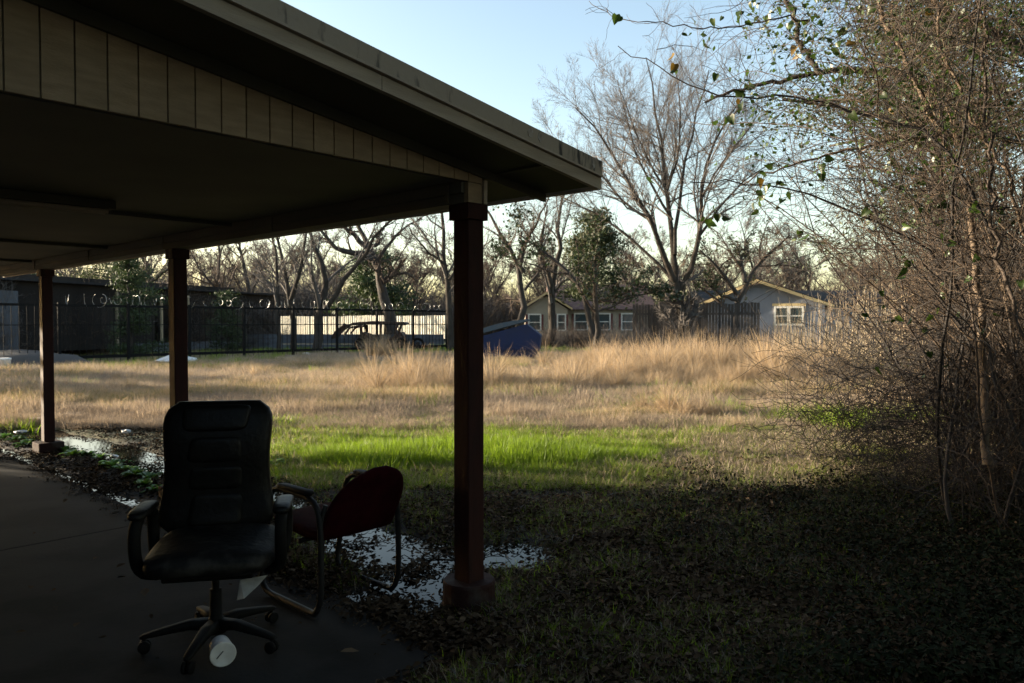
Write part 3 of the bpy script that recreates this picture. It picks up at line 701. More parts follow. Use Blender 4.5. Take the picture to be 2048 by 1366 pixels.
# ------------------------------------------------------------------ stripped vehicle
def wreck():
    Y0 = 42.3; base = W(775, Y0, 0); t = thing('vehicle_wreck', 'dark stripped car shell with flat roof before the bright cream fence', 'car', base)
    def q(x_, y_): v = at(x_, y_, Y0)-base; v[1] = 0; return v
    def bar(pts, r_, name, k=8, dy=0):
        mb = MB(); mb.tube(resample(pts, 10)+np.array([0, dy, 0]), r_, k); return mb.build(name, M['rusty_steel'], t, True)
    mb = MB(); mb.prism([q(694, 651), q(705, 645), q(745, 642), q(808, 644), q(812, 648), q(802, 651), q(745, 648), q(720, 650)], (0, 1.5, 0)); mb.build('roof', M['rusty_steel'], t)
    for dy in (0, 1.5):
        bar([q(664, 676), q(672, 662), q(690, 650)], .07, 'front_pillar', dy=dy); bar([q(690, 668), q(700, 655), q(720, 652)], .06, 'windscreen_frame', dy=dy)
        bar([q(722, 650), q(724, 690)], .09, 'middle_pillar', dy=dy); bar([q(762, 648), q(760, 690)], .06, 'middle_pillar', dy=dy); bar([q(795, 648), q(790, 665), q(806, 680)], .07, 'rear_pillar', dy=dy)
    mb = MB(); mb.prism([q(715, 676), q(722, 664), q(733, 668), q(740, 680), q(778, 678), q(800, 664), q(808, 672), q(812, 688), q(842, 690), q(842, 696), q(716, 696)], (0, 1.5, 0)); mb.build('body', M['rusty_steel'], t)
    mb = MB(); mb.prism([q(696, 650), q(688, 646), q(666, 670), q(662, 678), q(676, 676)], (0, .1, 0)); mb.build('hood', M['rusty_steel'], t)
    for cx in (722, 803, 836):
        c = q(cx, 684); c[2] = .36
        mb = MB(); ring = [c+np.array([math.cos(a)*.30, -.08, math.sin(a)*.30]) for a in np.linspace(0, 2*math.pi, 20)[:-1]]; mb.tube(np.array(ring), .075, 8, closed=True)
        wh = mb.build('wheel', M['black_plastic'], t, True); mb = MB(); mb.tube([c+(0, -.05, 0), c+(0, -.12, 0)], .12, 12); mb.build('rim', M['rusty_steel'], wh)
wreck()

# ------------------------------------------------------------------ houses
def window(par, c, w_, h_, wallm=None, shut=None, grid=True, ny=-1):
    c = np.asarray(c, float); f = MB()
    for sx in (-1, 1): f.abox(c[0]+sx*w_/2-.05, c[0]+sx*w_/2+.05, c[1]-.06, c[1], c[2]-h_/2-.05, c[2]+h_/2+.05)
    for sz in (-1, 1): f.abox(c[0]-w_/2+.052, c[0]+w_/2-.052, c[1]-.058, c[1]-.002, c[2]+sz*h_/2-.05, c[2]+sz*h_/2+.05)
    f.abox(c[0]-w_/2+.052, c[0]+w_/2-.052, c[1]-.05, c[1]-.01, c[2]-.03, c[2]+.03)
    fo = f.build('window', M['white_trim'], par)
    g = MB(); g.abox(c[0]-w_/2+.04, c[0]+w_/2-.04, c[1]-.02, c[1]-.008, c[2]-h_/2+.04, c[2]+h_/2-.04); g.build('pane', M['window_glass'], fo)
    if shut:
        for sx in (-1, 1):
            s_ = MB(); s_.abox(c[0]+sx*(w_/2+.14)-.075, c[0]+sx*(w_/2+.14)+.075, c[1]-.05, c[1]-.003, c[2]-h_/2, c[2]+h_/2); s_.build('shutter', M[shut], par)
def mid_house():
    Y0 = 58.0; base = W(1160, Y0, 0); t = thing('white_house', 'small pale house with red shutters and reddish roof seen through the trees', 'house', base)
    def X(p): return xat(p, Y0)-base[0]
    x0, x1 = X(1108), X(1300); mb = MB(); mb.abox(x0, x1, 0, 7, 0, 2.65); mb.build('wall', M['cream_wall'], t)
    mb = MB(); mb.prism([(x0-.4, -.45, 2.6), (x0-.4, 3.5, 4.7), (x0-.4, 7.4, 2.6)], (x1-x0+.8, 0, 0)); mb.build('roof', M['shingle_red'], t)
    g0, g1 = X(1050), X(1132); mb = MB(); mb.prism([(g0, -1.6, 0), (g1, -1.6, 0), (g1, -1.6, 2.6), ((g0+g1)/2, -1.6, 3.6), (g0, -1.6, 2.6)], (0, 6, 0)); mb.build('gable_wing', M['cream_wall'], t)
    for sx in (0, 1):
        a = np.array(((g0-.35) if sx == 0 else (g1+.35), -1.9, 2.52)); b_ = np.array(((g0+g1)/2, -1.9, 3.72)); mb = MB(); mb.prism([a, b_, b_+vz(.16), a+vz(.16)], (0, .05, 0)); mb.build('rake_trim', M['sunlit_trim'], t)
        mb = MB(); mb.prism([a+(0, .06, .1), b_+(0, .06, .1), b_+(0, .06, .2), a+(0, .06, .2)], (0, 6, 0)); mb.build('wing_roof', M['shingle_red'], t)
    window(t, (X(1068), -1.6, 1.6), .9, 1.2, shut='red_shutter'); window(t, (X(1120), -1.605, 1.6), .0001+.6, 1.2, shut='red_shutter')
    for px_ in (1162, 1207, 1256): window(t, (X(px_), 0, 1.65), 1.0, 1.25, shut='red_shutter')
mid_house()
def right_house():
    Y0 = 41.0; base = W(1525, Y0, 0); t = thing('grey_house', 'blue grey gabled house with a double window behind the canes', 'house', base, rad(-22))
    def X(p): return xat(p, Y0)-base[0]
    def Z(y): return H+(HOR-y)*Y0/FPX
    a, b_, c = (X(1418), Z(606)), (X(1514), Z(566)), (X(1640), Z(610))
    mb = MB(); mb.prism([(a[0], 0, 0), (c[0], 0, 0), (c[0], 0, c[1]), (b_[0], 0, b_[1]), (a[0], 0, a[1])], (0, 9, 0)); mb.build('wall', M['grey_wall'], t)
    for s, e_ in ((a, b_), (c, b_)):
        dx = e_[0]-s[0]; ox = -.45 if dx > 0 else .45
        s2 = np.array([s[0]+ox, -.42, s[1]-.2]); e2 = np.array([e_[0], -.42, e_[1]+.02]); mb = MB(); mb.prism([s2, e2, e2+vz(.17), s2+vz(.17)], (0, .05, 0)); mb.build('rake_trim', M['sunlit_trim'], t)
        mb = MB(); mb.prism([s2+(0, .052, .12), e2+(0, .052, .12), e2+(0, .052, .22), s2+(0, .052, .22)], (0, 9.5, 0)); mb.build('roof', M['shingle_dark'], t)
    wx = X(1574)
    for dx in (-.37, .37): window(t, (wx+dx, 0, Z(632)), .68, .95)
    mb = MB(); mb.abox(wx-.85, wx+.85, -.035, -.002, Z(632)+.54, Z(632)+.68); mb.build('window_head', M['sunlit_trim'], t)
    t2 = thing('rear_wing', 'pale blue wing of the grey house with a long dark roof, half hidden by canes', 'house', W(1700, 47, 0))
    mb = MB(); mb.abox(-4.5, 5.5, 0, 7, 0, 2.75); mb.build('wall', M['grey_wall'], t2)
    mb = MB(); mb.prism([(-9.0, -.5, 2.7), (-9.0, 3.5, 3.75), (-9.0, 7.5, 2.7)], (15, 0, 0)); mb.build('roof', M['shingle_dark'], t2)
right_house()
def board_fence():
    t = thing('board_fence', 'tall dark vertical board fence under the big bare tree', 'fence', W(1265, 38, 0))
    p0 = W(1262, 38, 0); p1 = W(1518, 36.0, 0); d = p1-p0; ln = np.linalg.norm(d); d /= ln; n_ = np.array([d[1], -d[0], 0])
    mb = MB(); mb.box(vz(1.25), d*.066, n_*.012, vz(1.27)); me = mb.mesh('board', M['dark_board'])
    for i, s in enumerate(np.arange(.07, ln, .15)):
        o = link('board', me, t); o.location = tuple(d*s+n_*rng.uniform(-.012, .012)+vz(rng.uniform(-.06, .06)))
    for zz in (.5, 2.0): mb = MB(); mb.box(d*ln/2-n_*.05+vz(zz), d*ln/2, n_*.025, vz(.05)); mb.build('rail', M['dark_board'], t)
board_fence()

# ------------------------------------------------------------------ trees
def pl(Y, pts, yj=0.0):
    """a limb measured at distance Y, wandering a little in depth"""
    out = []
    for i, (x_, y_) in enumerate(pts):
        out.append(at(x_, y_, Y+yj*i))
    return out
def ground_start(pts): pts[0][2] = -.1; return pts
T = 'tree'
Yb = 36.0
big = [(ground_start(pl(Yb, [(1370, 702), (1364, 660), (1360, 610), (1352, 562)])), .29, .21),
       (pl(Yb, [(1352, 570), (1335, 520), (1322, 480), (1300, 440), (1272, 400), (1250, 350), (1225, 300), (1190, 255), (1150, 215)], -.4), 0.144, 0.021),
       (pl(Yb, [(1356, 570), (1350, 500), (1344, 440), (1336, 380), (1326, 320), (1318, 240), (1306, 170), (1292, 115)], .3), 0.151, 0.021),
       (pl(Yb, [(1350, 510), (1352, 430), (1370, 350), (1378, 290), (1398, 210), (1418, 140)], .6), 0.108, 0.021),
       (pl(Yb, [(1360, 580), (1384, 538), (1400, 490), (1398, 440), (1398, 400), (1412, 320), (1436, 260), (1490, 190)], -.3), 0.144, 0.021),
       (pl(Yb, [(1346, 562), (1322, 522), (1282, 496), (1240, 458), (1200, 428), (1150, 410), (1100, 380)], .5), 0.094, 0.017),
       (pl(Yb, [(1400, 470), (1450, 400), (1500, 350), (1560, 320)], .5), 0.072, 0.014), (pl(Yb, [(1400, 400), (1440, 330), (1490, 270), (1530, 210)], -.5), 0.065, 0.014), (pl(Yb, [(1345, 440), (1310, 380), (1280, 330), (1255, 250), (1235, 160)], .4), 0.072, 0.014), (pl(Yb, [(1335, 380), (1360, 300), (1362, 220), (1350, 130)], -.4), 0.058, 0.014),
       (pl(Yb, [(1300, 440), (1250, 410), (1195, 340), (1150, 300), (1100, 270)], .6), 0.072, 0.014),
       (pl(Yb, [(1338, 390), (1300, 330), (1270, 260), (1240, 180)], -.5), 0.065, 0.014)]
make_tree('bare_tree', 'tallest bare spreading tree, its fan of grey limbs rising over the dark board fence', big, M['bark_grey'], M['twig_grey'], n=(16, 12, 9), ls=(.50, .55, .55), ang=.62, minr=.0036, up=.10)
def mk(label, Y, limbs, bark='bark_grey', twig='twig_grey', n=(8, 8, 7), ls=(.5, .55, .55), **k):
    Lm = []
    for i, (pts, r0, r1) in enumerate(limbs):
        P = pl(Y, pts, .25*(-1)**i); Lm.append((ground_start(P) if i == 0 else P, r0, r1))
    return make_tree('bare_tree', label, Lm, M[bark], M[twig], n=n, ls=ls, **k)
mk('bare tree with two diverging leaning trunks left of the wrecked car', 37, [([(630, 704), (640, 660), (650, 618), (655, 580), (645, 530), (628, 485), (600, 430)], .24, .05), ([(650, 620), (690, 560), (728, 500), (770, 450), (830, 400)], .15, .03)], minr=.0065)
mk('slim pale bare tree forking low before the dark end of the shed', 38, [([(586, 704), (582, 640), (575, 570), (562, 500), (545, 430)], .16, .05), ([(582, 600), (600, 540), (612, 480), (622, 420)], .12, .03)], minr=.0065)
mk('slim grey bare tree hard by the corner of the dark shed', 36.5, [([(556, 704), (553, 620), (556, 570), (548, 500), (540, 430)], .12, .04)], minr=.006)
mk('thick dark twisted bare tree with a looping limb behind the wrecked car', 45, [([(795, 700), (788, 650), (768, 590), (748, 530), (738, 500), (735, 470), (715, 450)], .42, .12),
    ([(745, 520), (715, 505), (680, 500), (650, 475), (625, 455), (600, 460)], .22, .05), ([(740, 500), (755, 490), (760, 478), (750, 470), (740, 474)], .13, .08), ([(738, 500), (700, 460), (650, 440)], .2, .05), ([(748, 530), (790, 470), (850, 430)], .14, .03)], 'bark_dark', 'twig_brown', minr=.0075, wob=.3)
mk('tall curving bare tree just left of the nearest red post', 40, [([(902, 700), (900, 620), (897, 570), (885, 520), (880, 470), (888, 400), (880, 330)], .20, .04), ([(890, 530), (860, 505), (835, 480), (818, 455)], .08, .02), ([(898, 560), (925, 530), (950, 500)], .1, .02)], minr=.0065)
mk('crooked dark bare tree right of the nearest post above the dumpster', 46, [([(1035, 690), (1042, 620), (1052, 560), (1040, 520), (1015, 480), (985, 450), (960, 400)], .26, .05), ([(1048, 545), (1035, 520), (1060, 470), (1080, 430), (1100, 390)], .16, .03), ([(1050, 580), (1080, 540), (1110, 500)], .1, .02)], 'bark_dark', 'twig_brown', minr=.0075, wob=.25)
mk('upright bare tree standing before the gable of the pale house', 48, [([(1097, 700), (1100, 640), (1104, 590), (1112, 530), (1122, 450), (1130, 370)], .30, .06), ([(1104, 590), (1090, 530), (1080, 470), (1095, 410)], .18, .04), ([(1104, 590), (1135, 555), (1160, 560), (1190, 590)], .1, .03)], minr=.0075)
mk('leaning bare tree with an ivy green trunk before the pale house', 34, [([(1194, 706), (1190, 660), (1178, 610), (1165, 580), (1130, 545), (1085, 500), (1040, 470)], .17, .04), ([(1192, 690), (1193, 640), (1192, 590), (1190, 540), (1195, 470)], .14, .05), ([(1190, 625), (1230, 610), (1270, 590), (1320, 585)], .06, .02)], 'bark_dark', 'twig_brown', minr=.006, leaves=(M['ever_leaf'], 2500, .07))
mk('bushy dark bare tree leaning over the left eave of the grey house', 37, [([(1474, 700), (1470, 640), (1476, 590), (1500, 545), (1530, 515), (1580, 470)], .20, .04), ([(1476, 590), (1450, 550), (1420, 520), (1400, 500)], .12, .03), ([(1490, 565), (1480, 520), (1500, 470)], .12, .03), ([(1474, 600), (1440, 590), (1410, 560)], .1, .03)], 'bark_dark', 'twig_brown', n=(8, 8, 5), minr=.006, wob=.25, leaves=(M['ever_leaf'], 1500, .05))
mk('slender bare tree behind the shed roof, left of the forked one', 50, [([(505, 690), (500, 600), (492, 540), (480, 490), (470, 430)], .2, .05), ([(500, 600), (520, 540), (550, 500)], .1, .03)], 'bark_dark', 'twig_brown', minr=.0085)
mk('broad bare tree behind the shed between the two farther posts', 52, [([(300, 690), (302, 600), (300, 560), (290, 520), (270, 480)], .35, .1), ([(300, 570), (330, 540), (370, 520)], .15, .04), ([(300, 570), (260, 550), (220, 540)], .15, .04)], 'bark_dark', 'twig_brown', minr=.0085)
mk('small bare tree standing behind the middle post', 48, [([(440, 700), (442, 620), (435, 560), (445, 500), (430, 450)], .2, .05), ([(440, 590), (400, 540), (380, 500)], .1, .03)], 'bark_dark', 'twig_brown', minr=.0085)

# generic background trees, shared meshes
def generic(seed, h_, twig):
    r_ = np.random.default_rng(seed)
    tr = [np.array([0, 0, -.2])]
    for i in range(6): tr.append(tr[-1]+np.array([r_.normal(0, .22), r_.normal(0, .22), h_*.12]))
    limbs = [(tr, .2, .06)]
    for k in range(5):
        s = tr[2+k % 4]; a = r_.uniform(0, 6.28); q_ = [s]
        for i in range(5): q_.append(q_[-1]+np.array([math.cos(a)*h_*.07+r_.normal(0, .1), math.sin(a)*h_*.07+r_.normal(0, .1), h_*.10]))
        limbs.append((q_, .09, .02))
    return make_tree('background_tree', 'hazy brown bare tree in the belt behind the fences and houses', limbs, M['bark_dark'], M[twig], n=(8, 8, 8), ls=(.5, .55, .6), minr=.011, group='bare trees in the far belt', S0=6)
protos = [generic(11, 8.5, 'twig_brown'), generic(12, 8, 'twig_tan'), generic(13, 9, 'twig_grey'), generic(14, 7.5, 'twig_brown')]
spots = []
for i in range(58):
    Y = rng.uniform(68, 100); x_ = -60+i*(2150/58)+rng.normal(0, 14)
    spots.append((xat(x_, Y), Y, 0))
for i, s in enumerate(spots):
    sc = rng.uniform(.8, 1.2)*(.75+.25*s[1]/60)
    if i < 4: o = protos[i]; o.location = s; o.scale = (sc,)*3; o.rotation_euler = (0, 0, i)
    else: copy_thing(protos[i % 4], s, rng.uniform(0, 6.28), sc)

# evergreens
def oak(label, base, h0, h1, r_, cnt, sz, seed):  # oaks added out of view to shade the foreground and dapple the field
    t = thing('added_shade_oak', label, 'tree', base); g = np.random.default_rng(seed)
    tr = resample([(0, 0, -.1), (.1, 0, h0*.6), (0, .1, h0+.5), (.1, 0, h1*.8)], 8); np_obj('trunk', *tubes(tr[None], np.linspace(.32, .08, 8)[None], 8), M['bark_dark'], t, True)
    nb = 26; a = g.uniform(0, 6.283, nb); st = np.linspace(0, 1, 6); B_ = np.zeros((nb, 6, 3)); ln = r_*g.uniform(.6, 1, nb); zz = g.uniform(h0-.4, h1*.75, nb)
    B_[:, :, 0] = np.cos(a)[:, None]*ln[:, None]*st; B_[:, :, 1] = np.sin(a)[:, None]*ln[:, None]*st; B_[:, :, 2] = zz[:, None]+(h1-h0)*.25*st**1.5
    np_obj('branches', *tubes(B_, np.linspace(.07, .02, 6)[None]*np.ones((nb, 1)), 5), M['bark_dark'], t, True)
    q_ = g.normal(size=(cnt//60, 3)); q_ /= np.linalg.norm(q_, axis=1, keepdims=True); q_ *= g.uniform(.3, 1, (len(q_), 1))**.5
    cen = q_*np.array([r_, r_, (h1-h0)/2])+np.array([0, 0, (h0+h1)/2]); C = cen[g.integers(0, len(cen), cnt)]+g.normal(size=(cnt, 3))*.28
    np_obj('foliage', *leaf_quads(C, sz, .5), M['ever_leaf'], t); return t
oak('large evergreen oak added mostly out of view to darken the foreground', (4.9, .4, 0), 4.6, 8.5, 4.0, 80000, .085, 1)  # added canopy, dims the sky over the foreground
oak('small loose unseen oak added past the house corner to break its shadow edge', (-18.0, 9.2, 0), 1.2, 5.2, 1.8, 7000, .10, 5)  # this and the next are added to make the house's shadow edge ragged
oak('thin crowned unseen young oak added left of the field to dapple the shadow edge', (-17.5, 11.4, 0), 2.2, 4.6, 1.0, 700, .10, 6)
oak('shrubby unseen oak added far left to dapple the dry field', (-24, 19.5, 0), .8, 3.9, 1.6, 5000, .11, 7)  # this and the next are added unseen to dapple the field
oak('low unseen oak added outside the field to dapple its left side', (-27, 24.0, 0), .8, 3.6, 1.7, 4500, .11, 8)
oak('unseen evergreen oak added right of the thicket to block skylight', (9.0, 4.5, 0), 1.5, 8.0, 3.2, 26000, .09, 2)  # last three are added out of view to hold back skylight
oak('unseen evergreen oak added at the near right to block skylight', (7.5, -4.5, 0), 1.0, 8.0, 4.0, 26000, .09, 3)
oak('unseen evergreen oak added behind the camera to block skylight', (-.5, -8.5, 0), .8, 8.0, 4.2, 26000, .09, 4)
def evergreen(label, base, h_, r_, m, cnt, sz, z0=.15, seed=3, name='evergreen_tree', layers=True):
    t = thing(name, label, 'tree', base); g = np.random.default_rng(seed)
    P = np.array([[0, 0, -.1], [g.normal(0, .1), 0, h_*.5], [0, g.normal(0, .1), h_*.97]]); P = resample(P, 8); mb = tubes(P[None], np.linspace(.13, .03, 8)[None]*(h_/8+.3), 7)
    np_obj('trunk', *mb, M['bark_dark'], t, True)
    nb = 46; zz = g.uniform(z0, .98, nb)*h_; aa = g.uniform(0, 6.28, nb); ln = r_*(1-((zz/h_-z0)/(1-z0))**1.3*.75)*g.uniform(.55, 1.15, nb)
    st = np.linspace(0, 1, 5); B_ = np.zeros((nb, 5, 3)); B_[:, :, 0] = np.cos(aa)[:, None]*ln[:, None]*st; B_[:, :, 1] = np.sin(aa)[:, None]*ln[:, None]*st
    B_[:, :, 2] = zz[:, None]+ln[:, None]*(.25*st-.1*st**2)[None]; V, F = tubes(B_, np.full((nb, 5), .025), 4); np_obj('branches', V, F, M['bark_dark'], t)
    cl = g.integers(0, nb, 190); s = g.uniform(.35, 1.05, 190); cen = B_[cl, 0]*(1-s[:, None])+B_[cl, 4]*s[:, None]+g.normal(size=(190, 3))*.12
    C = cen[g.integers(0, 190, cnt)]+g.normal(size=(cnt, 3))*np.array([.32, .32, .16])*r_/2.2
    V, F = leaf_quads(C, sz, .35); np_obj('foliage', V, F, m, t); return t
evergreen('tall green pine rising behind the pale house roof', W(1185, 52, 0), 9.2, 3.0, M['pine_leaf'], 16000, .13, .3, 3, 'pine_tree')
evergreen('low dark green pine behind the wrecked car', W(745, 56, 0), 6.6, 3.2, M['ever_leaf'], 11000, .14, .2, 4, 'pine_tree')
evergreen('dark green shrub growing against the shed left of the middle post', W(262, 31.5, 0), 4.9, 1.3, M['ever_leaf'], 13000, .06, .02, 5, 'evergreen_shrub')
evergreen('dark leafy shrub before the shed right of the middle post', W(455, 37, 0), 3.0, 1.0, M['ever_leaf'], 6000, .06, .02, 6, 'evergreen_shrub')
evergreen('green treetop over the roof at the left edge', W(60, 48, 0), 5.6, 3.0, M['ever_leaf'], 9000, .1, .2, 7, 'evergreen_tree')
evergreen('yellow green tree top showing left of the middle post under the beam', W(235, 44, 0), 6.6, 2.6, M['pine_leaf'], 6500, .08, .4, 8, 'evergreen_tree')
evergreen('dark vine covered tree at the right behind the thicket', W(1880, 17, 0), 7.0, 3.0, M['pine_leaf'], 15000, .06, .4, 9, 'evergreen_tree')
evergreen('green tree top behind the upper right thicket', W(1880, 12.5, 0), 8.2, 2.7, M['pine_leaf'], 26000, .045, .5, 10, 'evergreen_tree')

# ------------------------------------------------------------------ source meshes for scatters
def blades(n, r_, h0, h1, wd, lean, mats, seed, K=4, curl=.5):
    g = np.random.default_rng(seed); a = g.uniform(0, 6.283, n); q_ = np.sqrt(g.uniform(0, 1, n))*r_
    x0 = np.cos(a)*q_; y0 = np.sin(a)*q_; hh = g.uniform(h0, h1, n); da = g.uniform(0, 6.283, n)*.6+a*.4; le = np.abs(g.normal(lean, lean*.6, n))
    t_ = np.linspace(0, 1, K); P = np.zeros((n, K, 3))
    P[:, :, 0] = x0[:, None]+np.cos(da)[:, None]*(le*hh)[:, None]*(t_**1.7)[None]; P[:, :, 1] = y0[:, None]+np.sin(da)[:, None]*(le*hh)[:, None]*(t_**1.7)[None]
    P[:, :, 2] = hh[:, None]*(t_-(curl*le)[:, None]*t_**2*.35)-.01
    wv = wd*(1-t_**1.5*.9); sa = g.uniform(0, 6.283, n); side = np.stack([np.cos(sa), np.sin(sa), 0*sa], 1)
    Lf = P-side[:, None]*wv[None, :, None]; Rt = P+side[:, None]*wv[None, :, None]
    V = np.stack([Lf, Rt], 2).reshape(-1, 3); i = np.arange(n*K*2).reshape(n, K, 2)
    F = np.stack([i[:, :-1, 0], i[:, :-1, 1], i[:, 1:, 1], i[:, 1:, 0]], -1).reshape(-1, 4)
    me = np_mesh('blades', V, F, mats[0]); 
    for m_ in mats[1:]: me.materials.append(m_)
    if len(mats) > 1: me.polygons.foreach_set('material_index', np.repeat(g.integers(0, len(mats), n), K-1).astype(np.int32))
    return me
def flat_leaves(n, r_, sz, mats, seed, up=.35, z0=.005, z1=.02, heart=False):
    g = np.random.default_rng(seed); Vs = []; Fs = []; mi = []
    for i in range(n):
        a = g.uniform(0, 6.283); q_ = math.sqrt(g.uniform())*r_; c = np.array([math.cos(a)*q_, math.sin(a)*q_, g.uniform(z0, z1)])
        s = sz*g.uniform(.5, 1.3); h_ = g.uniform(0, 6.283); u = np.array([math.cos(h_), math.sin(h_), g.normal(0, up)]); v = np.array([-math.sin(h_), math.cos(h_), g.normal(0, up)])
        cu = g.uniform(.1, .4)*s; o = len(Vs)
        Vs += [c-u*s, c-u*s*.3+v*s*.5+vz(cu), c+u*s*.4+v*s*.42+vz(cu), c+u*s+vz(cu*.5), c+u*s*.4-v*s*.42+vz(cu), c-u*s*.3-v*s*.5+vz(cu), c]
        Fs += [(o, o+5, o+6), (o, o+6, o+1), (o+1, o+6, o+2), (o+2, o+6, o+3), (o+3, o+6, o+4), (o+4, o+6, o+5)]; mi += [int(g.integers(0, len(mats)))]*6
    me = np_mesh('leaves', np.array(Vs), np.array(Fs), mats[0])
    for m_ in mats[1:]: me.materials.append(m_)
    me.polygons.foreach_set('material_index', np.array(mi, np.int32)); return me

def sample(n, x0, x1, y0, y1, p=1.0):
    """ground points: density falls with distance as the surface recedes"""
    xs = rng.uniform(x0, x1, n); ys = y0+(y1-y0)*rng.uniform(0, 1, n)**p
    Yd = FPX*H/(ys-HOR)*math.cos(TILT); P = np.stack([xat(xs, Yd), Yd, np.zeros(n)], 1)
    return P
def on_ground(P): P[:, 2] = hgt(P[:, 0], P[:, 1]); return P
def slab_mask(P, mgn=0.0):
    d = P[:, :2]-P1[:2]; a = d@A3[:2]; b_ = d@B3[:2]; return (a > -.52-mgn) & (b_ < -.36+mgn)
def keep(P, m_): return P[m_]

green_src = [blades(42, .11, .06, .15, .0028, .35, [M['green_blade']], s) for s in (1, 2, 3)]
olive_src = [blades(40, .12, .03, .10, .0028, .6, [M['olive_blade'], M['dry_blade'], M['green_blade']], s) for s in (4, 5, 6)]
dry_src = [blades(46, .20, .06, .22, .0032, .8, [M['grey_blade'], M['grey_blade'], M['dry_blade']], s, curl=1.2) for s in (7, 8)]+[blades(46, .20, .06, .24, .0032, .7, [M['dry_blade']], s, curl=1.2) for s in (9, 10)]+[blades(46, .20, .08, .27, .0032, .6, [M['gold_blade'], M['dry_blade'], M['olive_blade']], s, curl=1.2) for s in (91, 92)]
gold_src = [blades(60, .22, .25, .75, .0045, .55, [M['gold_blade'], M['dry_blade']], s, K=5, curl=1.2) for s in (11, 12, 13)]
litter_src = [flat_leaves(16, .14, .015, [M['dead_leaf'], M['dead_leaf'], M['dead_leaf_pale']], s) for s in (14, 15, 16, 17)]
ivy_src = [flat_leaves(14, .14, .0125, [M['ivy_leaf'], M['ivy_leaf'], M['dead_leaf']], s, up=.5, z0=.03, z1=.12) for s in (18, 19, 20)]
sprig_src = [blades(9, .05, .02, .07, .002, .6, [M['green_blade'], M['olive_blade']], s) for s in (21, 22)]+[blades(7, .08, .02, .06, .0016, 1.3, [M['grey_blade'], M['dry_blade']], 23)]

# zones --------------------------------------------------
def edge_noise(P, sc=.7, amp=1.0, seed=8): return amp*vnoise(P[:, 0], P[:, 1], sc, seed)
# lush green patch  (world: around X -2.6..2.5, Y 7.4..11)
P = sample(16000, 540, 1500, 800, 1010); dn = edge_noise(P, 1.1, .9)
cx, cy = -.5, 8.8
f = 1-((P[:, 0]-cx)/2.8)**2-((P[:, 1]-cy)/1.5)**2+dn*.7+.5*vnoise(P[:, 0], P[:, 1], 3.1, 31)
P1_ = keep(P, (f > 0) & (rng.uniform(size=len(P)) < np.clip(f*1.1, 0, 1)**1.3) & (pud(P[:, 0], P[:, 1]) > .05)); P1_ = on_ground(P1_)
fs = 1-((P1_[:, 0]+.6)/1.9)**2-((P1_[:, 1]-8.3)/1.2)**2
scatter('green_grass', P1_, green_src, 'bright green lush grass beyond the puddle', 'grass', .7, 1.3, scale=(.75+.75*np.clip(fs, 0, 1))*rng.uniform(.8, 1.25, len(P1_)))
# mixed short grass at mid distance
P = sample(26000, 500, 2048, 765, 985); n1 = vnoise(P[:, 0], P[:, 1], .8, 5)+.5*vnoise(P[:, 0], P[:, 1], 3, 6)
dens = np.clip((P[:, 1]-5.6-1.3*n1)/2.6, .10, 1)*np.clip(.72+n1*.45, .05, 1)
P2_ = on_ground(keep(P, (rng.uniform(size=len(P)) < dens) & (pud(P[:, 0], P[:, 1]) > .05) & ~slab_mask(P, .1)))
straw_src = [blades(40, .12, .02, .09, .0028, .8, [M['dry_blade'], M['grey_blade'], M['olive_blade']], s, curl=1.2) for s in (94, 95, 96)]
straw = (P2_[:, 0]-1.2)/3.0+vnoise(P2_[:, 0], P2_[:, 1], .9, 97)*.9+vnoise(P2_[:, 0], P2_[:, 1], 2.6, 98)*.5+rng.normal(0, .2, len(P2_)) > .35
scatter('short_grass', P2_, olive_src+straw_src, 'short mixed green and straw grass around the lush patch', 'grass', .7, 1.35, idx=rng.integers(0, 3, len(P2_))+3*straw)
# dry field
P = sample(52000, -40, 2080, 704, 862, .75); X_, Y_ = P[:, 0], P[:, 1]; n1 = vnoise(X_, Y_, .5, 9)
lim = np.where(X_ < -1.5, 9.0, 10.9)+n1*1.1+rng.normal(0, .5, len(X_))
bare = (X_ > 2.5+n1) & (Y_ < 15.2) 
P3_ = on_ground(keep(P, (Y_ > lim) & (Y_ < 37+n1*2) & (pud(X_, Y_) > .1) & (rng.uniform(size=len(P)) < np.where(bare, .25, 1))))
sc_ = rng.uniform(.6, 1.3, len(P3_))*(1+.35*vnoise(P3_[:, 0], P3_[:, 1], .9, 3)+.3*vnoise(P3_[:, 0], P3_[:, 1], 2.7, 33))*np.clip((P3_[:, 1]-7)/7, .45, 1)
scatter('dry_grass', P3_, dry_src, 'matted straw coloured dry grass covering the field', 'dry grass', .7, 1.4, scale=sc_, idx=np.clip(np.round(2.5+2.6*vnoise(P3_[:, 0], P3_[:, 1], .55, 77)+1.6*vnoise(P3_[:, 0], P3_[:, 1], 1.7, 78)+rng.normal(0, .7, len(P3_))), 0, 5))
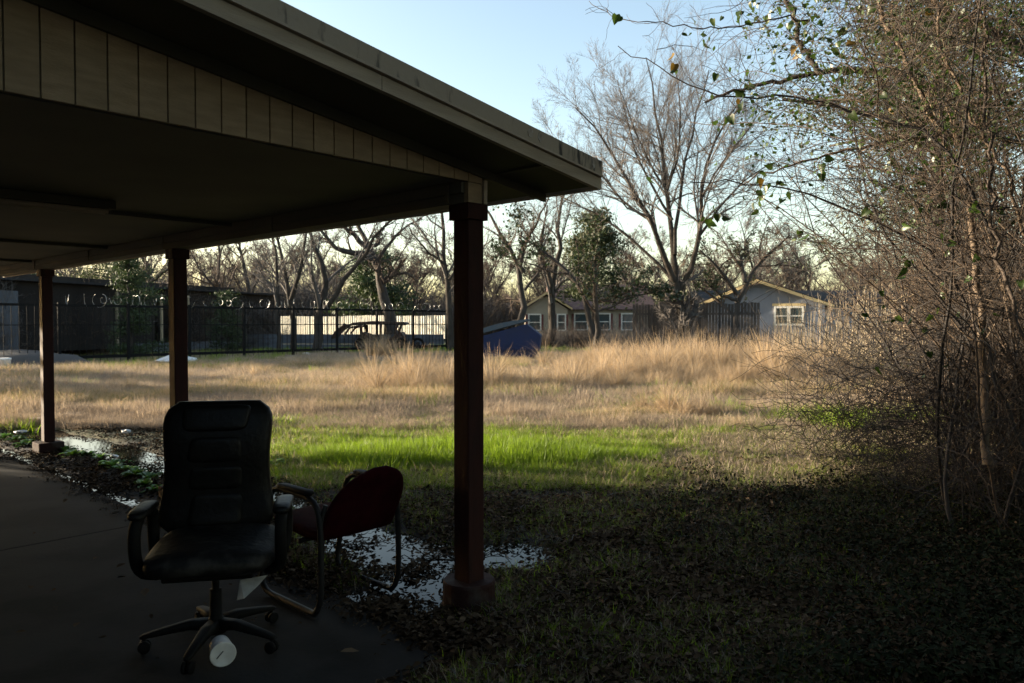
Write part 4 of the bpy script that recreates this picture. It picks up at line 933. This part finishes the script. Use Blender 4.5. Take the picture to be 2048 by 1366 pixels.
# tall golden grass drifts
cl = [(-2.1, 17.5, 1.5, 1.2, .85), (-1.2, 16.2, .9, .7, .9), (-.5, 18.4, .8, .8, .8), (3.3, 24, 1.8, 1.5, .9), (4.2, 24.5, 2.0, 1.5, .9), (1.6, 19.5, 1.2, 1.0, .8), (5.6, 21, 2.6, 2.2, 1.0), (3.6, 18.6, 1.6, 1.0, .75), (7.0, 23.5, 2.4, 2.0, 1.05), (8.0, 20.5, 1.9, 1.4, .8), (6.2, 18.0, 1.6, .9, .75), (2.9, 12.6, .5, .45, .65), (9.3, 24.5, 2.0, 1.5, .9), (5.0, 27, 3, 1.4, .9)]
pts = []; ss = []
for (cx, cy, rx, ry, s) in cl:
    n = int(110*rx*ry*(18/cy)**.8); g = rng.normal(size=(n, 2))*.5; pts.append(np.stack([cx+g[:, 0]*rx, cy+g[:, 1]*ry, np.zeros(n)], 1)); ss.append(s*rng.uniform(.55, 1.2, n))
ss = [q_*.95 for q_ in ss]; P = on_ground(np.concatenate(pts)); scatter('tall_grass', P, gold_src, 'tall golden dry grass in drifts across the middle of the field', 'dry grass', .6, 1.2, tilt=.25, scale=np.concatenate(ss))
def tussock(seed, n=170):
    g_ = np.random.default_rng(seed); a = g_.uniform(0, 6.283, n); t_ = np.linspace(0, 1, 6); hh = g_.uniform(.45, 1.15, n); le = g_.uniform(.1, 1.1, n); P_ = np.zeros((n, 6, 3)); r0_ = g_.uniform(0, .12, n)
    P_[:, :, 0] = (np.cos(a)*r0_)[:, None]+(np.cos(a)*le*hh)[:, None]*t_**1.6; P_[:, :, 1] = (np.sin(a)*r0_)[:, None]+(np.sin(a)*le*hh)[:, None]*t_**1.6; P_[:, :, 2] = hh[:, None]*(t_-(.55*le)[:, None]*t_**2.2)
    sa = g_.uniform(0, 6.283, n); sd_ = np.stack([np.cos(sa), np.sin(sa), 0*sa], 1); wv = .0055*(1-.85*t_); Lf = P_-sd_[:, None]*wv[None, :, None]; Rt = P_+sd_[:, None]*wv[None, :, None]
    i_ = np.arange(n*12).reshape(n, 6, 2); F_ = np.stack([i_[:, :-1, 0], i_[:, :-1, 1], i_[:, 1:, 1], i_[:, 1:, 0]], -1).reshape(-1, 4); me = np_mesh('tussock', np.stack([Lf, Rt], 2).reshape(-1, 3), F_, M['gold_blade']); me.materials.append(M['dry_blade'])
    me.polygons.foreach_set('material_index', np.repeat(g_.integers(0, 2, n), 5).astype(np.int32)); return me
tp = []; ts = []
for (cx, cy, rx, ry, n_, s_) in [(-1.6, 17.2, 1.6, 1.0, 34, 1.0), (3.2, 23, 1.3, 1.6, 30, 1.0), (4.6, 24, 2.2, 1.8, 40, 1.15), (3.4, 19.5, 1.8, 1.0, 26, .95), (6.2, 22, 2.2, 1.8, 48, 1.25), (8.2, 22.5, 1.6, 1.8, 30, 1.1), (6.0, 18.6, 1.5, .8, 20, .9), (1.6, 17, 1.3, .8, 14, .75), (-5.8, 33, 1.2, .8, 10, 1.1), (2.8, 12.8, .5, .5, 5, .6), (-8, 20, 4, 4, 12, .5)]:
    g_ = rng.normal(size=(n_, 2))*.6; tp.append(np.stack([cx+g_[:, 0]*rx, cy+g_[:, 1]*ry, np.zeros(n_)], 1)); ts.append(s_*rng.uniform(.55, 1.25, n_))
scatter('grass_tussocks', on_ground(np.concatenate(tp)), [tussock(q_) for q_ in (81, 82, 83)], 'fountain shaped golden grass tussocks standing out of the dry field', 'dry grass', .6, 1.2, tilt=.18, scale=np.concatenate(ts))
P = sample(6000, -40, 2080, 715, 862, .75); n1 = vnoise(P[:, 0], P[:, 1], .6, 41)+.6*vnoise(P[:, 0], P[:, 1], 1.9, 42)
P = on_ground(keep(P, (n1 > .35) & (P[:, 1] > 9.3) & (P[:, 1] < 32) & ((P[:, 0] > -2) | (n1 > .8)))); scatter('field_green', P, olive_src+green_src[:1], 'patches of green grass showing through the dry field', 'grass', 1.2, 2.4)
# green strip under the fences
P = sample(5000, 60, 2048, 694, 745); X_, Y_ = P[:, 0], P[:, 1]
P = on_ground(keep(P, ((Y_ > 36.5) & (X_ < 8)) | ((X_ > 9.5) & (Y_ > 20)) | ((X_ < -10) & (Y_ > 25.0)))); scatter('verge_grass', P, olive_src+green_src[:1], 'green weeds along the foot of the fences', 'grass', 1.3, 2.6)
# litter
P = sample(36000, 300, 2100, 890, 1420, .8); n1 = vnoise(P[:, 0], P[:, 1], 1.3, 51); n2 = vnoise(P[:, 0], P[:, 1], 3.3, 52)+.5*vnoise(P[:, 0], P[:, 1], 8, 53); pd_ = pud(P[:, 0], P[:, 1])
lp = np.clip((9.4+1.2*n1-P[:, 1])/2.5, 0, 1)*np.where(pd_ < .02, np.where(n2 > .5, .8, .02), np.clip(.62+.6*n2, .12, 1)*np.clip(1.35-P[:, 1]/9, .45, 1)); P = on_ground(keep(P, ~slab_mask(P, -.03) & (rng.uniform(size=len(P)) < lp)))
P[:, 2] = np.maximum(P[:, 2], WATER-.004)
scatter('leaf_litter', P, litter_src, 'dead brown leaves covering the shaded ground', 'leaf litter', .6, 1.6, tilt=.1)
P = sample(1900, 0, 600, 860, 990); n2 = vnoise(P[:, 0], P[:, 1], 3.0, 55); P = on_ground(keep(P, ~slab_mask(P, -.03) & ((pud(P[:, 0], P[:, 1]) > 0) | (n2 > .5)))); P[:, 2] = np.maximum(P[:, 2], WATER-.004)
scatter('stream_litter', P, litter_src, 'dead leaves and twigs along the narrow stream', 'leaf litter', .7, 1.5, tilt=.1)
P = sample(15000, 560, 2100, 915, 1400, .8); n1 = vnoise(P[:, 0], P[:, 1], 2.0, 12); P = on_ground(keep(P, ~slab_mask(P, .03) & (n1 > -.3) & (rng.uniform(size=len(P)) < np.clip((P[:, 1]-2.2)/5, .15, .9)) & (pud(P[:, 0], P[:, 1]) > -.05)))
scatter('grass_sprigs', P, sprig_src, 'small sprigs of grass poking through the leaf litter', 'grass', .7, 1.5)
P = sample(12000, 1300, 2140, 880, 1420, .9); px_ = 1024+FPX*P[:, 0]/P[:, 1]; n1 = vnoise(P[:, 0], P[:, 1], 1.5, 14)
P = on_ground(keep(P, rng.uniform(size=len(P)) < .62*np.clip((P[:, 0]-.9+.9*n1)/2.0, 0, 1)*(P[:, 1] < 7.3+.8*n1))); scatter('ground_ivy', P, ivy_src, 'dark trailing ivy over the ground at the right', 'ivy', .7, 1.4, tilt=.25)

# broad leaved weeds by the slab edge
def weed_mesh(seed):
    g = np.random.default_rng(seed); Vs = []; Fs = []
    for i in range(16):
        a = g.uniform(0, 6.283); ln = g.uniform(.08, .17); el = g.uniform(.25, 1.1); d = np.array([math.cos(a), math.sin(a), 0]); n_ = np.array([-d[1], d[0], 0]); o = len(Vs)
        for k, t_ in enumerate((0, .3, .6, .85, 1)):
            c = d*ln*t_*math.cos(el)+vz(ln*(t_*math.sin(el)-.45*t_*t_)); wv = [.004, .02, .028, .018, .002][k]; Vs += [c-n_*wv+vz(wv*.4), c, c+n_*wv+vz(wv*.4)]
        for k in range(4):
            for j in range(2): Fs.append((o+3*k+j, o+3*k+j+1, o+3*k+4+j, o+3*k+3+j))
    return np_mesh('leaves', np.array(Vs), np.array(Fs), M['weed_leaf'], True)
wms = [weed_mesh(s) for s in (1, 2, 3)]
wspots = [(130, 905, 1.2), (150, 915, 1.3), (175, 912, 1.2), (200, 920, 1.1), (225, 938, 1.3), (250, 945, 1.2), (275, 955, 1.4), (300, 960, 1.2), (245, 925, 1.1), (290, 975, 1.1), (30, 885, 1.2), (50, 892, 1.2), (10, 878, 1.1), (545, 935, 1.3), (565, 960, .9), (310, 985, 1)]
for i, (x_, y_, s) in enumerate(wspots):
    p = gnd(x_, y_); o = link('weed_plant', wms[i % 3]); o.location = (p[0], p[1], float(hgt(p[0], p[1]))); o.scale = (s,)*3; o.rotation_euler = (0, 0, i*1.7)
    tag(o, 'green broad leaved weed in the row between slab and stream', 'weed', 'broad leaved weeds along the slab edge')
p = gnd(1105, 1335); o = link('weed_plant', wms[0]); o.location = (p[0], p[1], .01); o.scale = (.95,)*3; tag(o, 'lone green rosette weed in the leaf litter at the bottom, right of the nearest post', 'weed')

P = sample(17000, 540, 2080, 915, 1420, .8); n1 = vnoise(P[:, 0], P[:, 1], 1.7, 61)+.5*vnoise(P[:, 0], P[:, 1], 4.5, 62)
P = on_ground(keep(P, ~slab_mask(P, .02) & (pud(P[:, 0], P[:, 1]) > -.02) & (rng.uniform(size=len(P)) < np.clip(.45+n1*.9, .05, .95)))); scatter('shade_grass', P, [blades(22, .13, .02, .07, .0022, .8, [M['olive_blade'], M['green_blade'], M['grey_blade']], q_) for q_ in (71, 72)], 'thin short grass growing through the shaded leaf litter', 'grass', .6, 1.3)
# sticks lying on the shaded ground
P = sample(700, 600, 2080, 930, 1400, .8); P = on_ground(keep(P, ~slab_mask(P, .05)))
sk = []
for q_ in (1, 2, 3):
    g_ = np.random.default_rng(q_); p_ = np.zeros((1, 6, 3)); p_[0, :, 0] = np.linspace(-.12, .12, 6); p_[0, :, 1] = g_.normal(0, .008, 6); p_[0, :, 2] = .012+g_.normal(0, .004, 6); sk.append(np_mesh('stick', *tubes(p_, np.linspace(.0035, .0015, 6)[None], 4), M['twig_grey']))
scatter('fallen_twigs', P, sk, 'small fallen twigs among the dead leaves', 'twigs', .4, 1.8, tilt=.08)
P = sample(70, 20, 780, 960, 1340); P = keep(P, slab_mask(P, -.05)); P[:, 2] = .003; k_ = rng.uniform(size=len(P)) < .8
scatter('slab_crumbs', P, [flat_leaves(1, .001, .02, [M['dead_leaf']], 45, up=.15), flat_leaves(3, .05, .007, [M['dead_leaf']], 46, up=.15)], 'crumbs of dead leaf and grit strewn over the dark slab', 'leaf litter', .5, 1.4)
e_ = np.stack([rng.uniform(-.5, 11, 420), -.36-np.abs(rng.normal(0, .09, 420))], 1); P = P1[None]+e_[:, :1]*A3[None]+e_[:, 1:]*B3[None]; P[:, 2] = .002
scatter('slab_edge_litter', P, litter_src, 'leaves and mud crumbs along the slab edge', 'leaf litter', .25, .7, tilt=.05)
# loose leaves on the slab
lm = flat_leaves(1, .001, .035, [M['dead_leaf_pale']], 44, up=.2)
for (x_, y_, lb) in ((290, 1190, 'curled dead leaf on the slab left of the office chair base'), (232, 1030, 'dead leaf on the slab left of the chair arm'), (700, 1310, 'pale dead leaf on the slab corner below the red chair')):
    p = gnd(x_, y_); o = link('dead_leaf', lm); o.location = (p[0], p[1], .004); o.rotation_euler = (0, 0, x_); tag(o, lb, 'leaf')

# ------------------------------------------------------------------ canes at the right
g = np.random.default_rng(31)
def cane_batch(n, x0, x1, Y0, Y1):
    xs = g.uniform(x0, x1, n); u_ = (xs-x0)/(x1-x0); Yv = Y0+(Y1-Y0)*u_+g.uniform(-2.5, 3.5, n); P = np.zeros((n, 6, 3)); X0 = xat(xs, Yv); hh = g.uniform(1.2, 3.3, n)*(.75+.5*u_)
    le = g.normal(0, .10, n); ly = g.normal(0, .1, n); t_ = np.linspace(0, 1, 6)
    P[:, :, 0] = X0[:, None]+hh[:, None]*(le[:, None]*t_+.04*np.sin(t_*3+xs[:, None])*t_); P[:, :, 1] = Yv[:, None]+hh[:, None]*ly[:, None]*t_; P[:, :, 2] = hh[:, None]*t_
    return P, np.linspace(.013, .004, 6)[None]*g.uniform(.6, 1.5, (n, 1))
P, R = cane_batch(640, 1545, 2020, 33, 19); V, F = tubes(P, R, 4)
tag(np_obj('cane_thicket', V, F, M['cane']), 'dense stand of pale dry canes before the grey house', 'canes', kind='stuff')
P, R = cane_batch(60, 1580, 1850, 29, 21)
for i in range(60):
    b0_ = P[i, 0].copy(); V, F = tubes(P[i:i+1]-b0_, R[i:i+1]*1.5, 5); o = np_obj('cane_stem', V, F, M['cane']); o.location = tuple(b0_)
    tag(o, 'single pale upright cane at the front of the stand by the grey house', 'cane', 'pale canes at the front of the stand')

# brush masses (uncountable twigs)
def twig_clump(seed, m, n=60, h0=.8, h1=2.2, sp=1.0):
    g = np.random.default_rng(seed); P = np.zeros((n, 6, 3)); P[:, 0, :2] = g.normal(size=(n, 2))*sp*.5; d = np.stack([g.normal(size=n)*.5, g.normal(size=n)*.5, np.ones(n)], 1); st = g.uniform(h0, h1, n)[:, None]/5
    for k in range(1, 6): d = d+g.normal(size=d.shape)*.35; d /= np.linalg.norm(d, axis=1, keepdims=True); P[:, k] = P[:, k-1]+d*st
    R = np.linspace(.012, .005, 6)[None]*np.ones((n, 1)); P2, R2 = grow(P, R, 3, .3, 1, .7, .5, .6, K=4); V, F = cat([tubes(P, R, 3), tubes(P2, set_min(R2, .004), 3)])
    return np_mesh('twigs', V, F, m)
br = [twig_clump(1, M['twig_brown']), twig_clump(2, M['twig_tan']), twig_clump(3, M['twig_grey'])]
n = 1000; xs = np.r_[rng.uniform(-80, 2130, 650), rng.uniform(-80, 620, 350)]; Yv = rng.uniform(66, 95, n); P = np.stack([xat(xs, Yv), Yv, np.zeros(n)], 1)
scatter('far_brush', P, br, 'far brown winter brush filling the gaps between the trees', 'brush', 1.7, 3.6, tilt=.15)
n = 70; xs = rng.uniform(-60, 560, n); u_ = (xs+60)/620; Yv = 28.3+19*u_*.9; P = np.stack([xat(xs, Yv), Yv-.4, np.zeros(n)+rng.uniform(0, 2.2, n)], 1)
scatter('barn_vines', P, br, 'bare grey vines hanging over the shed wall', 'vines', .5, .9, tilt=.4)
n = 22; xs = rng.uniform(1240, 1540, n); Yv = rng.uniform(34, 36.5, n); P = np.stack([xat(xs, Yv), Yv, np.zeros(n)], 1)
P2h = np.stack([xat(rng.uniform(1060, 1300, 34), 52.0), rng.uniform(46, 55, 34), np.zeros(34)], 1); P = np.concatenate([P, P2h])
scatter('fence_brush', P, [br[0], br[2]], 'dark scrub at the foot of the board fence', 'brush', .45, .95, tilt=.2)
n = 110; xs = rng.uniform(1850, 2500, n); Yv = rng.uniform(11, 24, n); P = np.stack([xat(xs, Yv)+.8, Yv, np.zeros(n)+rng.uniform(0, 1.8, n)], 1)
scatter('right_brush', P, [br[0], br[1], br[1]], 'sunlit tan brush behind the near thicket at the right', 'brush', .7, 1.4, tilt=.4)

# ------------------------------------------------------------------ near vine thicket at the right
g = np.random.default_rng(99)
def curls(n, start, d0, ln, K, wob, curl, sag=0.0):
    P = np.empty((n, K, 3)); P[:, 0] = start; d = d0/np.linalg.norm(d0, axis=1, keepdims=True); ax = g.normal(size=(n, 3)); ax /= np.linalg.norm(ax, axis=1, keepdims=True)
    st = (ln/(K-1))[:, None]; cv = g.normal(0, curl, n)[:, None]
    for k in range(1, K):
        d = d+np.cross(ax, d)*cv+g.normal(size=d.shape)*wob; d[:, 2] -= sag; d /= np.linalg.norm(d, axis=1, keepdims=True); P[:, k] = P[:, k-1]+d*st
    return P
th = thing('vine_thicket', 'tall tangled thicket of bare vines and greenbrier filling the right side', 'thicket', (3.4, 6, 0))
TO = np.array([3.4, 6, 0])
def left_edge(y_):        # image column of the thicket's dense side at a given height
    return np.interp(y_, [-200, 0, 150, 300, 450, 600, 750, 850, 950], [1700, 1750, 1750, 1740, 1800, 1920, 1990, 1990, 1950])
def vine_points(n, Y0, Y1, soft=110, ymax=930):
    ys = g.uniform(-260, ymax, n); Yv = g.uniform(Y0, Y1, n); e0 = left_edge(ys); xs = e0+np.abs(g.normal(0, 1, n))**1.0*190+g.normal(0, soft*.45, n)-20
    Pz = H+(HOR-ys)*Yv/FPX; return np.stack([xat(xs, Yv), Yv, Pz], 1)
def add_vines(name, n, Y0, Y1, l0, l1, r0, r1, m, wob=.22, curl=.12, K=9, dirv=None, ymax=930, soft=110, S_=3):
    s = vine_points(n, Y0, Y1, soft, ymax); d0 = g.normal(size=(n, 3)) if dirv is None else np.asarray(dirv)[None]+g.normal(size=(n, 3))*.55
    P = curls(n, s, d0, g.uniform(l0, l1, n), K, wob, curl); ok = P[:, :, 2].min(1) > -.05
    P = P[ok]; R = np.linspace(1, .45, K)[None]*g.uniform(r0, r1, (len(P), 1)); V, F = tubes(P-TO, R, S_); o = np_obj(name, V, F, m, th); o['kind'] = 'stuff'; return P
add_vines('fine_vines', 2600, 4.6, 9.5, .5, 1.3, .0012, .0028, M['vine_brown'])
add_vines('tan_vines', 1700, 4.8, 9.5, .5, 1.3, .0012, .0028, M['vine_tan'], curl=.2)
pv = add_vines('long_vines', 320, 4.5, 8, .8, 1.8, .0025, .005, M['vine_brown'], wob=.12, dirv=(-.5, 0, .55), K=12)
add_vines('dark_vines', 1300, 4.2, 7.5, .5, 1.5, .0014, .0035, M['vine_dark'], wob=.18, K=11, ymax=1000)
# low tangle near the roots
n = 3200; s = np.stack([g.uniform(3.2, 5.6, n), g.uniform(5.2, 8.8, n), g.uniform(.0, 1.3, n)], 1); P = curls(n, s, g.normal(size=(n, 3))+np.array([-.3, 0, .6]), g.uniform(.3, 1.1, n), 8, .22, .15)
P[:, :, 2] = np.abs(P[:, :, 2]); V, F = tubes(P-TO, np.full((n, 8), .0026), 3); o = np_obj('root_tangle', V, F, M['vine_dark'], th); o['kind'] = 'stuff'
# rooted stems that fork upward and outward
for nm, n, m_, r0_, r1_, xa, xb in (('arching_stems', 80, 'vine_dark', .006, .017, 3.1, 5.4), ('arching_stems', 55, 'vine_brown', .006, .016, 3.2, 6.0), ('arching_stems', 34, 'vine_tan', .007, .018, 3.4, 6.0)):
    yy = g.uniform(5.2, 9.0, n); s = np.stack([xat(g.uniform(1900, 2400, n), yy)+(xa-3.1), yy, np.zeros(n)], 1); P = curls(n, s, np.stack([g.normal(-.14, .2, n), g.normal(-.05, .2, n), np.ones(n)], 1), g.uniform(2.4, 5.4, n), 16, .10, .05, sag=-.0)
    R = np.linspace(1, .25, 16)[None]*g.uniform(r0_, r1_, (n, 1)); P2, R2 = grow(P, R, 9, .2, 1, .75, .32, .5, K=9, up=.0, wob=.2); P3, R3 = grow(P2, R2, 4, .15, 1, .8, .5, .55, K=8, up=-.02, wob=.26)
    V, F = cat([tubes(P-TO, R, 5), tubes(P2-TO, np.maximum(R2, .0016), 3), tubes(P3-TO, np.maximum(R3, .0011), 3)]); V[:, 2] = np.abs(V[:, 2]); o = np_obj(nm, V, F, M[m_], th); o['kind'] = 'stuff'
n = 2600; s = vine_points(n, 4.8, 9.0, 90, 480); V, F = leaf_quads(s-TO, .022, .6); o = np_obj('small_leaves', V, F, M['ever_leaf'], th); o['kind'] = 'stuff'
n = 3000; ys = g.uniform(-120, 330, n)**1.0; cl_ = np.stack([g.uniform(1480, 2080, 90), g.uniform(-100, 300, 90), g.uniform(4.8, 7, 90)], 1)[g.integers(0, 90, n)]
s = np.array([at(a_, b_, c_) for a_, b_, c_ in cl_])+g.normal(size=(n, 3))*.13; V, F = leaf_quads(s-TO, .019, .65); o = np_obj('clustered_leaves', V, F, M['vine_leaf'], th); o['kind'] = 'stuff'
# sparse streamers into the sky at the left of the thicket
n = 420; ys = g.uniform(-60, 520, n); xs = g.uniform(1400, 1740, n)-g.exponential(25, n); Yv = g.uniform(4.6, 7.5, n)
s = np.stack([xat(xs, Yv), Yv, H+(HOR-ys)*Yv/FPX], 1); P = curls(n, s, np.array([[1.0, 0, .15]])+g.normal(size=(n, 3))*.6, g.uniform(.25, .8, n), 10, .2, .12)
V, F = tubes(P-TO, np.linspace(.0012, .0028, 10)[None]*g.uniform(.6, 1.1, (n, 1)), 3); o = np_obj('streamers', V, F, M['vine_brown'], th); o['kind'] = 'stuff'
# named stems, each its own part
stems = [(5.0, [(2060, 940), (1990, 760), (1950, 640), (1900, 540), (1810, 470), (1700, 420), (1560, 372), (1470, 362), (1380, 364)], .014, .004, 'vine_dark'),
         (4.8, [(1990, 480), (1880, 275), (1840, 262), (1740, 235), (1650, 205), (1570, 192), (1440, 195), (1340, 150), (1290, 115), (1236, 92)], .012, .003, 'vine_dark'),
         (5.6, [(2060, 285), (1900, 268), (1800, 278), (1690, 300), (1580, 330), (1520, 352), (1480, 372)], .018, .005, 'vine_tan'),
         (5.2, [(1975, 930), (1965, 800), (1960, 640), (1950, 480), (1925, 380), (1890, 290), (1850, 200), (1800, 110), (1760, 20), (1730, -60)], .030, .016, 'vine_tan'),
         (4.6, [(2060, 700), (2010, 560), (1985, 420), (1978, 280), (1968, 120), (1955, -40)], .013, .009, 'vine_brown'),
         (6.5, [(2080, 120), (1990, 70), (1920, 40), (1850, 0), (1800, -50)], .05, .04, 'bark_dark'),
         (7.5, [(1900, 200), (1800, 150), (1700, 138), (1640, 145), (1560, 160), (1500, 172), (1440, 190), (1410, 205)], .045, .012, 'bark_grey'),
         (7.5, [(1640, 145), (1600, 90), (1590, 40), (1560, -20)], .03, .02, 'bark_grey'),
         (5.0, [(1620, 40), (1500, 45), (1400, 60), (1300, 45), (1240, 40), (1205, 25), (1178, 2)], .006, .002, 'vine_brown'),
         (5.4, [(2060, 830), (1950, 700), (1850, 560), (1760, 450), (1720, 330), (1700, 200)], .012, .005, 'vine_dark'),
         (6.0, [(2000, 960), (1900, 820), (1800, 800), (1700, 760), (1650, 738)], .007, .003, 'vine_dark'),
         (6.2, [(1980, 900), (1850, 850), (1790, 840), (1730, 850), (1735, 950)], .005, .003, 'vine_dark'),
         (5.0, [(2070, 500), (2000, 330), (1930, 200), (1880, 90), (1870, -40)], .012, .009, 'vine_tan'),
         (7.0, [(2070, 600), (1980, 560), (1900, 560), (1800, 600), (1740, 615)], .012, .008, 'cane')]
for Y, pts, r0, r1, m_ in stems:
    P = resample([at(x_, y_, Y+.08*i) for i, (x_, y_) in enumerate(pts)], 26); P[1:-1] += g.normal(size=(24, 3))*.012
    V, F = tubes(P[None]-TO, np.linspace(r0, r1, 26)[None], 7); np_obj('vine_stem', V, F, M[m_], th, True)
    P2, R2 = grow(P[None]-TO, np.linspace(r0, r1, 26)[None], 26, .1, 1, .8, .22, .4, K=8, up=.05, wob=.22); R2 = np.clip(R2, .0015, .006)
    V, F = tubes(P2, R2, 3); o = np_obj('side_twigs', V, F, M[m_ if m_ != 'cane' else 'vine_tan'], th); o['kind'] = 'stuff'
# the heart shaped leaves
def heart(seed, m_):
    g2 = np.random.default_rng(seed); out = [(0, 0), (.30, -.12), (.50, .12), (.46, .45), (.25, .80), (0, 1.1), (-.25, .80), (-.46, .45), (-.50, .12), (-.30, -.12)]
    V = [(x_, y_, .55*abs(x_)**1.2-.30*y_*y_+g2.normal(0, .03)) for x_, y_ in out]+[(0, .35, -.02)]; n = len(out)
    return np_mesh('leaf', np.array(V), np.array([(i, (i+1) % n, n) for i in range(n)]), m_, True)
hl = [heart(1, M['vine_leaf']), heart(2, M['vine_leaf']), heart(3, M['vine_leaf']), heart(4, M['vine_leaf_yellow'])]
groups = [(1475, 190, 60, 100, 16, 5), (1420, 60, 70, 45, 14, 5), (1560, 25, 60, 30, 18, 5), (1640, 70, 50, 60, 18, 5), (1660, 110, 60, 60, 12, 5), (1740, 200, 50, 40, 12, 5), (1790, 210, 50, 40, 10, 5), (1560, 370, 60, 40, 16, 5), (1530, 400, 50, 30, 12, 5), (1420, 435, 14, 10, 5, 5), (1600, 465, 20, 12, 3, 5), (1750, 410, 30, 20, 6, 4.6),
          (1610, 350, 40, 30, 8, 5), (1235, 30, 5, 5, 2, 5), (1350, 130, 10, 10, 3, 5), (1300, 360, 5, 5, 1, 5), (1480, 265, 10, 8, 2, 5), (1455, 240, 8, 6, 2, 5), (1740, 290, 60, 40, 8, 5.5), (1850, 350, 90, 160, 22, 5.5), (1830, 560, 70, 100, 18, 5), (1900, 150, 90, 120, 24, 5.5), (1960, 450, 70, 150, 16, 5), (1780, 60, 90, 50, 18, 5.5), (1850, 700, 60, 60, 8, 5)]
cnt = 0
for (cx, cy, sx, sy, n, Y) in groups:
    for i in range(n):
        if cnt >= 298: break
        Yv = Y+g.normal(0, .35); p = at(cx+g.normal(0, sx*.7), cy+g.normal(0, sy*.7), Yv); k = 3 if g.uniform() < .07 else int(g.integers(0, 3))
        o = link('leaf', hl[k], th); o.location = tuple(p-TO); s = g.uniform(.022, .06)*Y/5; o.scale = (s, s, s)
        o.rotation_euler = (g.normal(-1.7, .6), g.normal(0, .6), g.uniform(0, 6.283)); cnt += 1
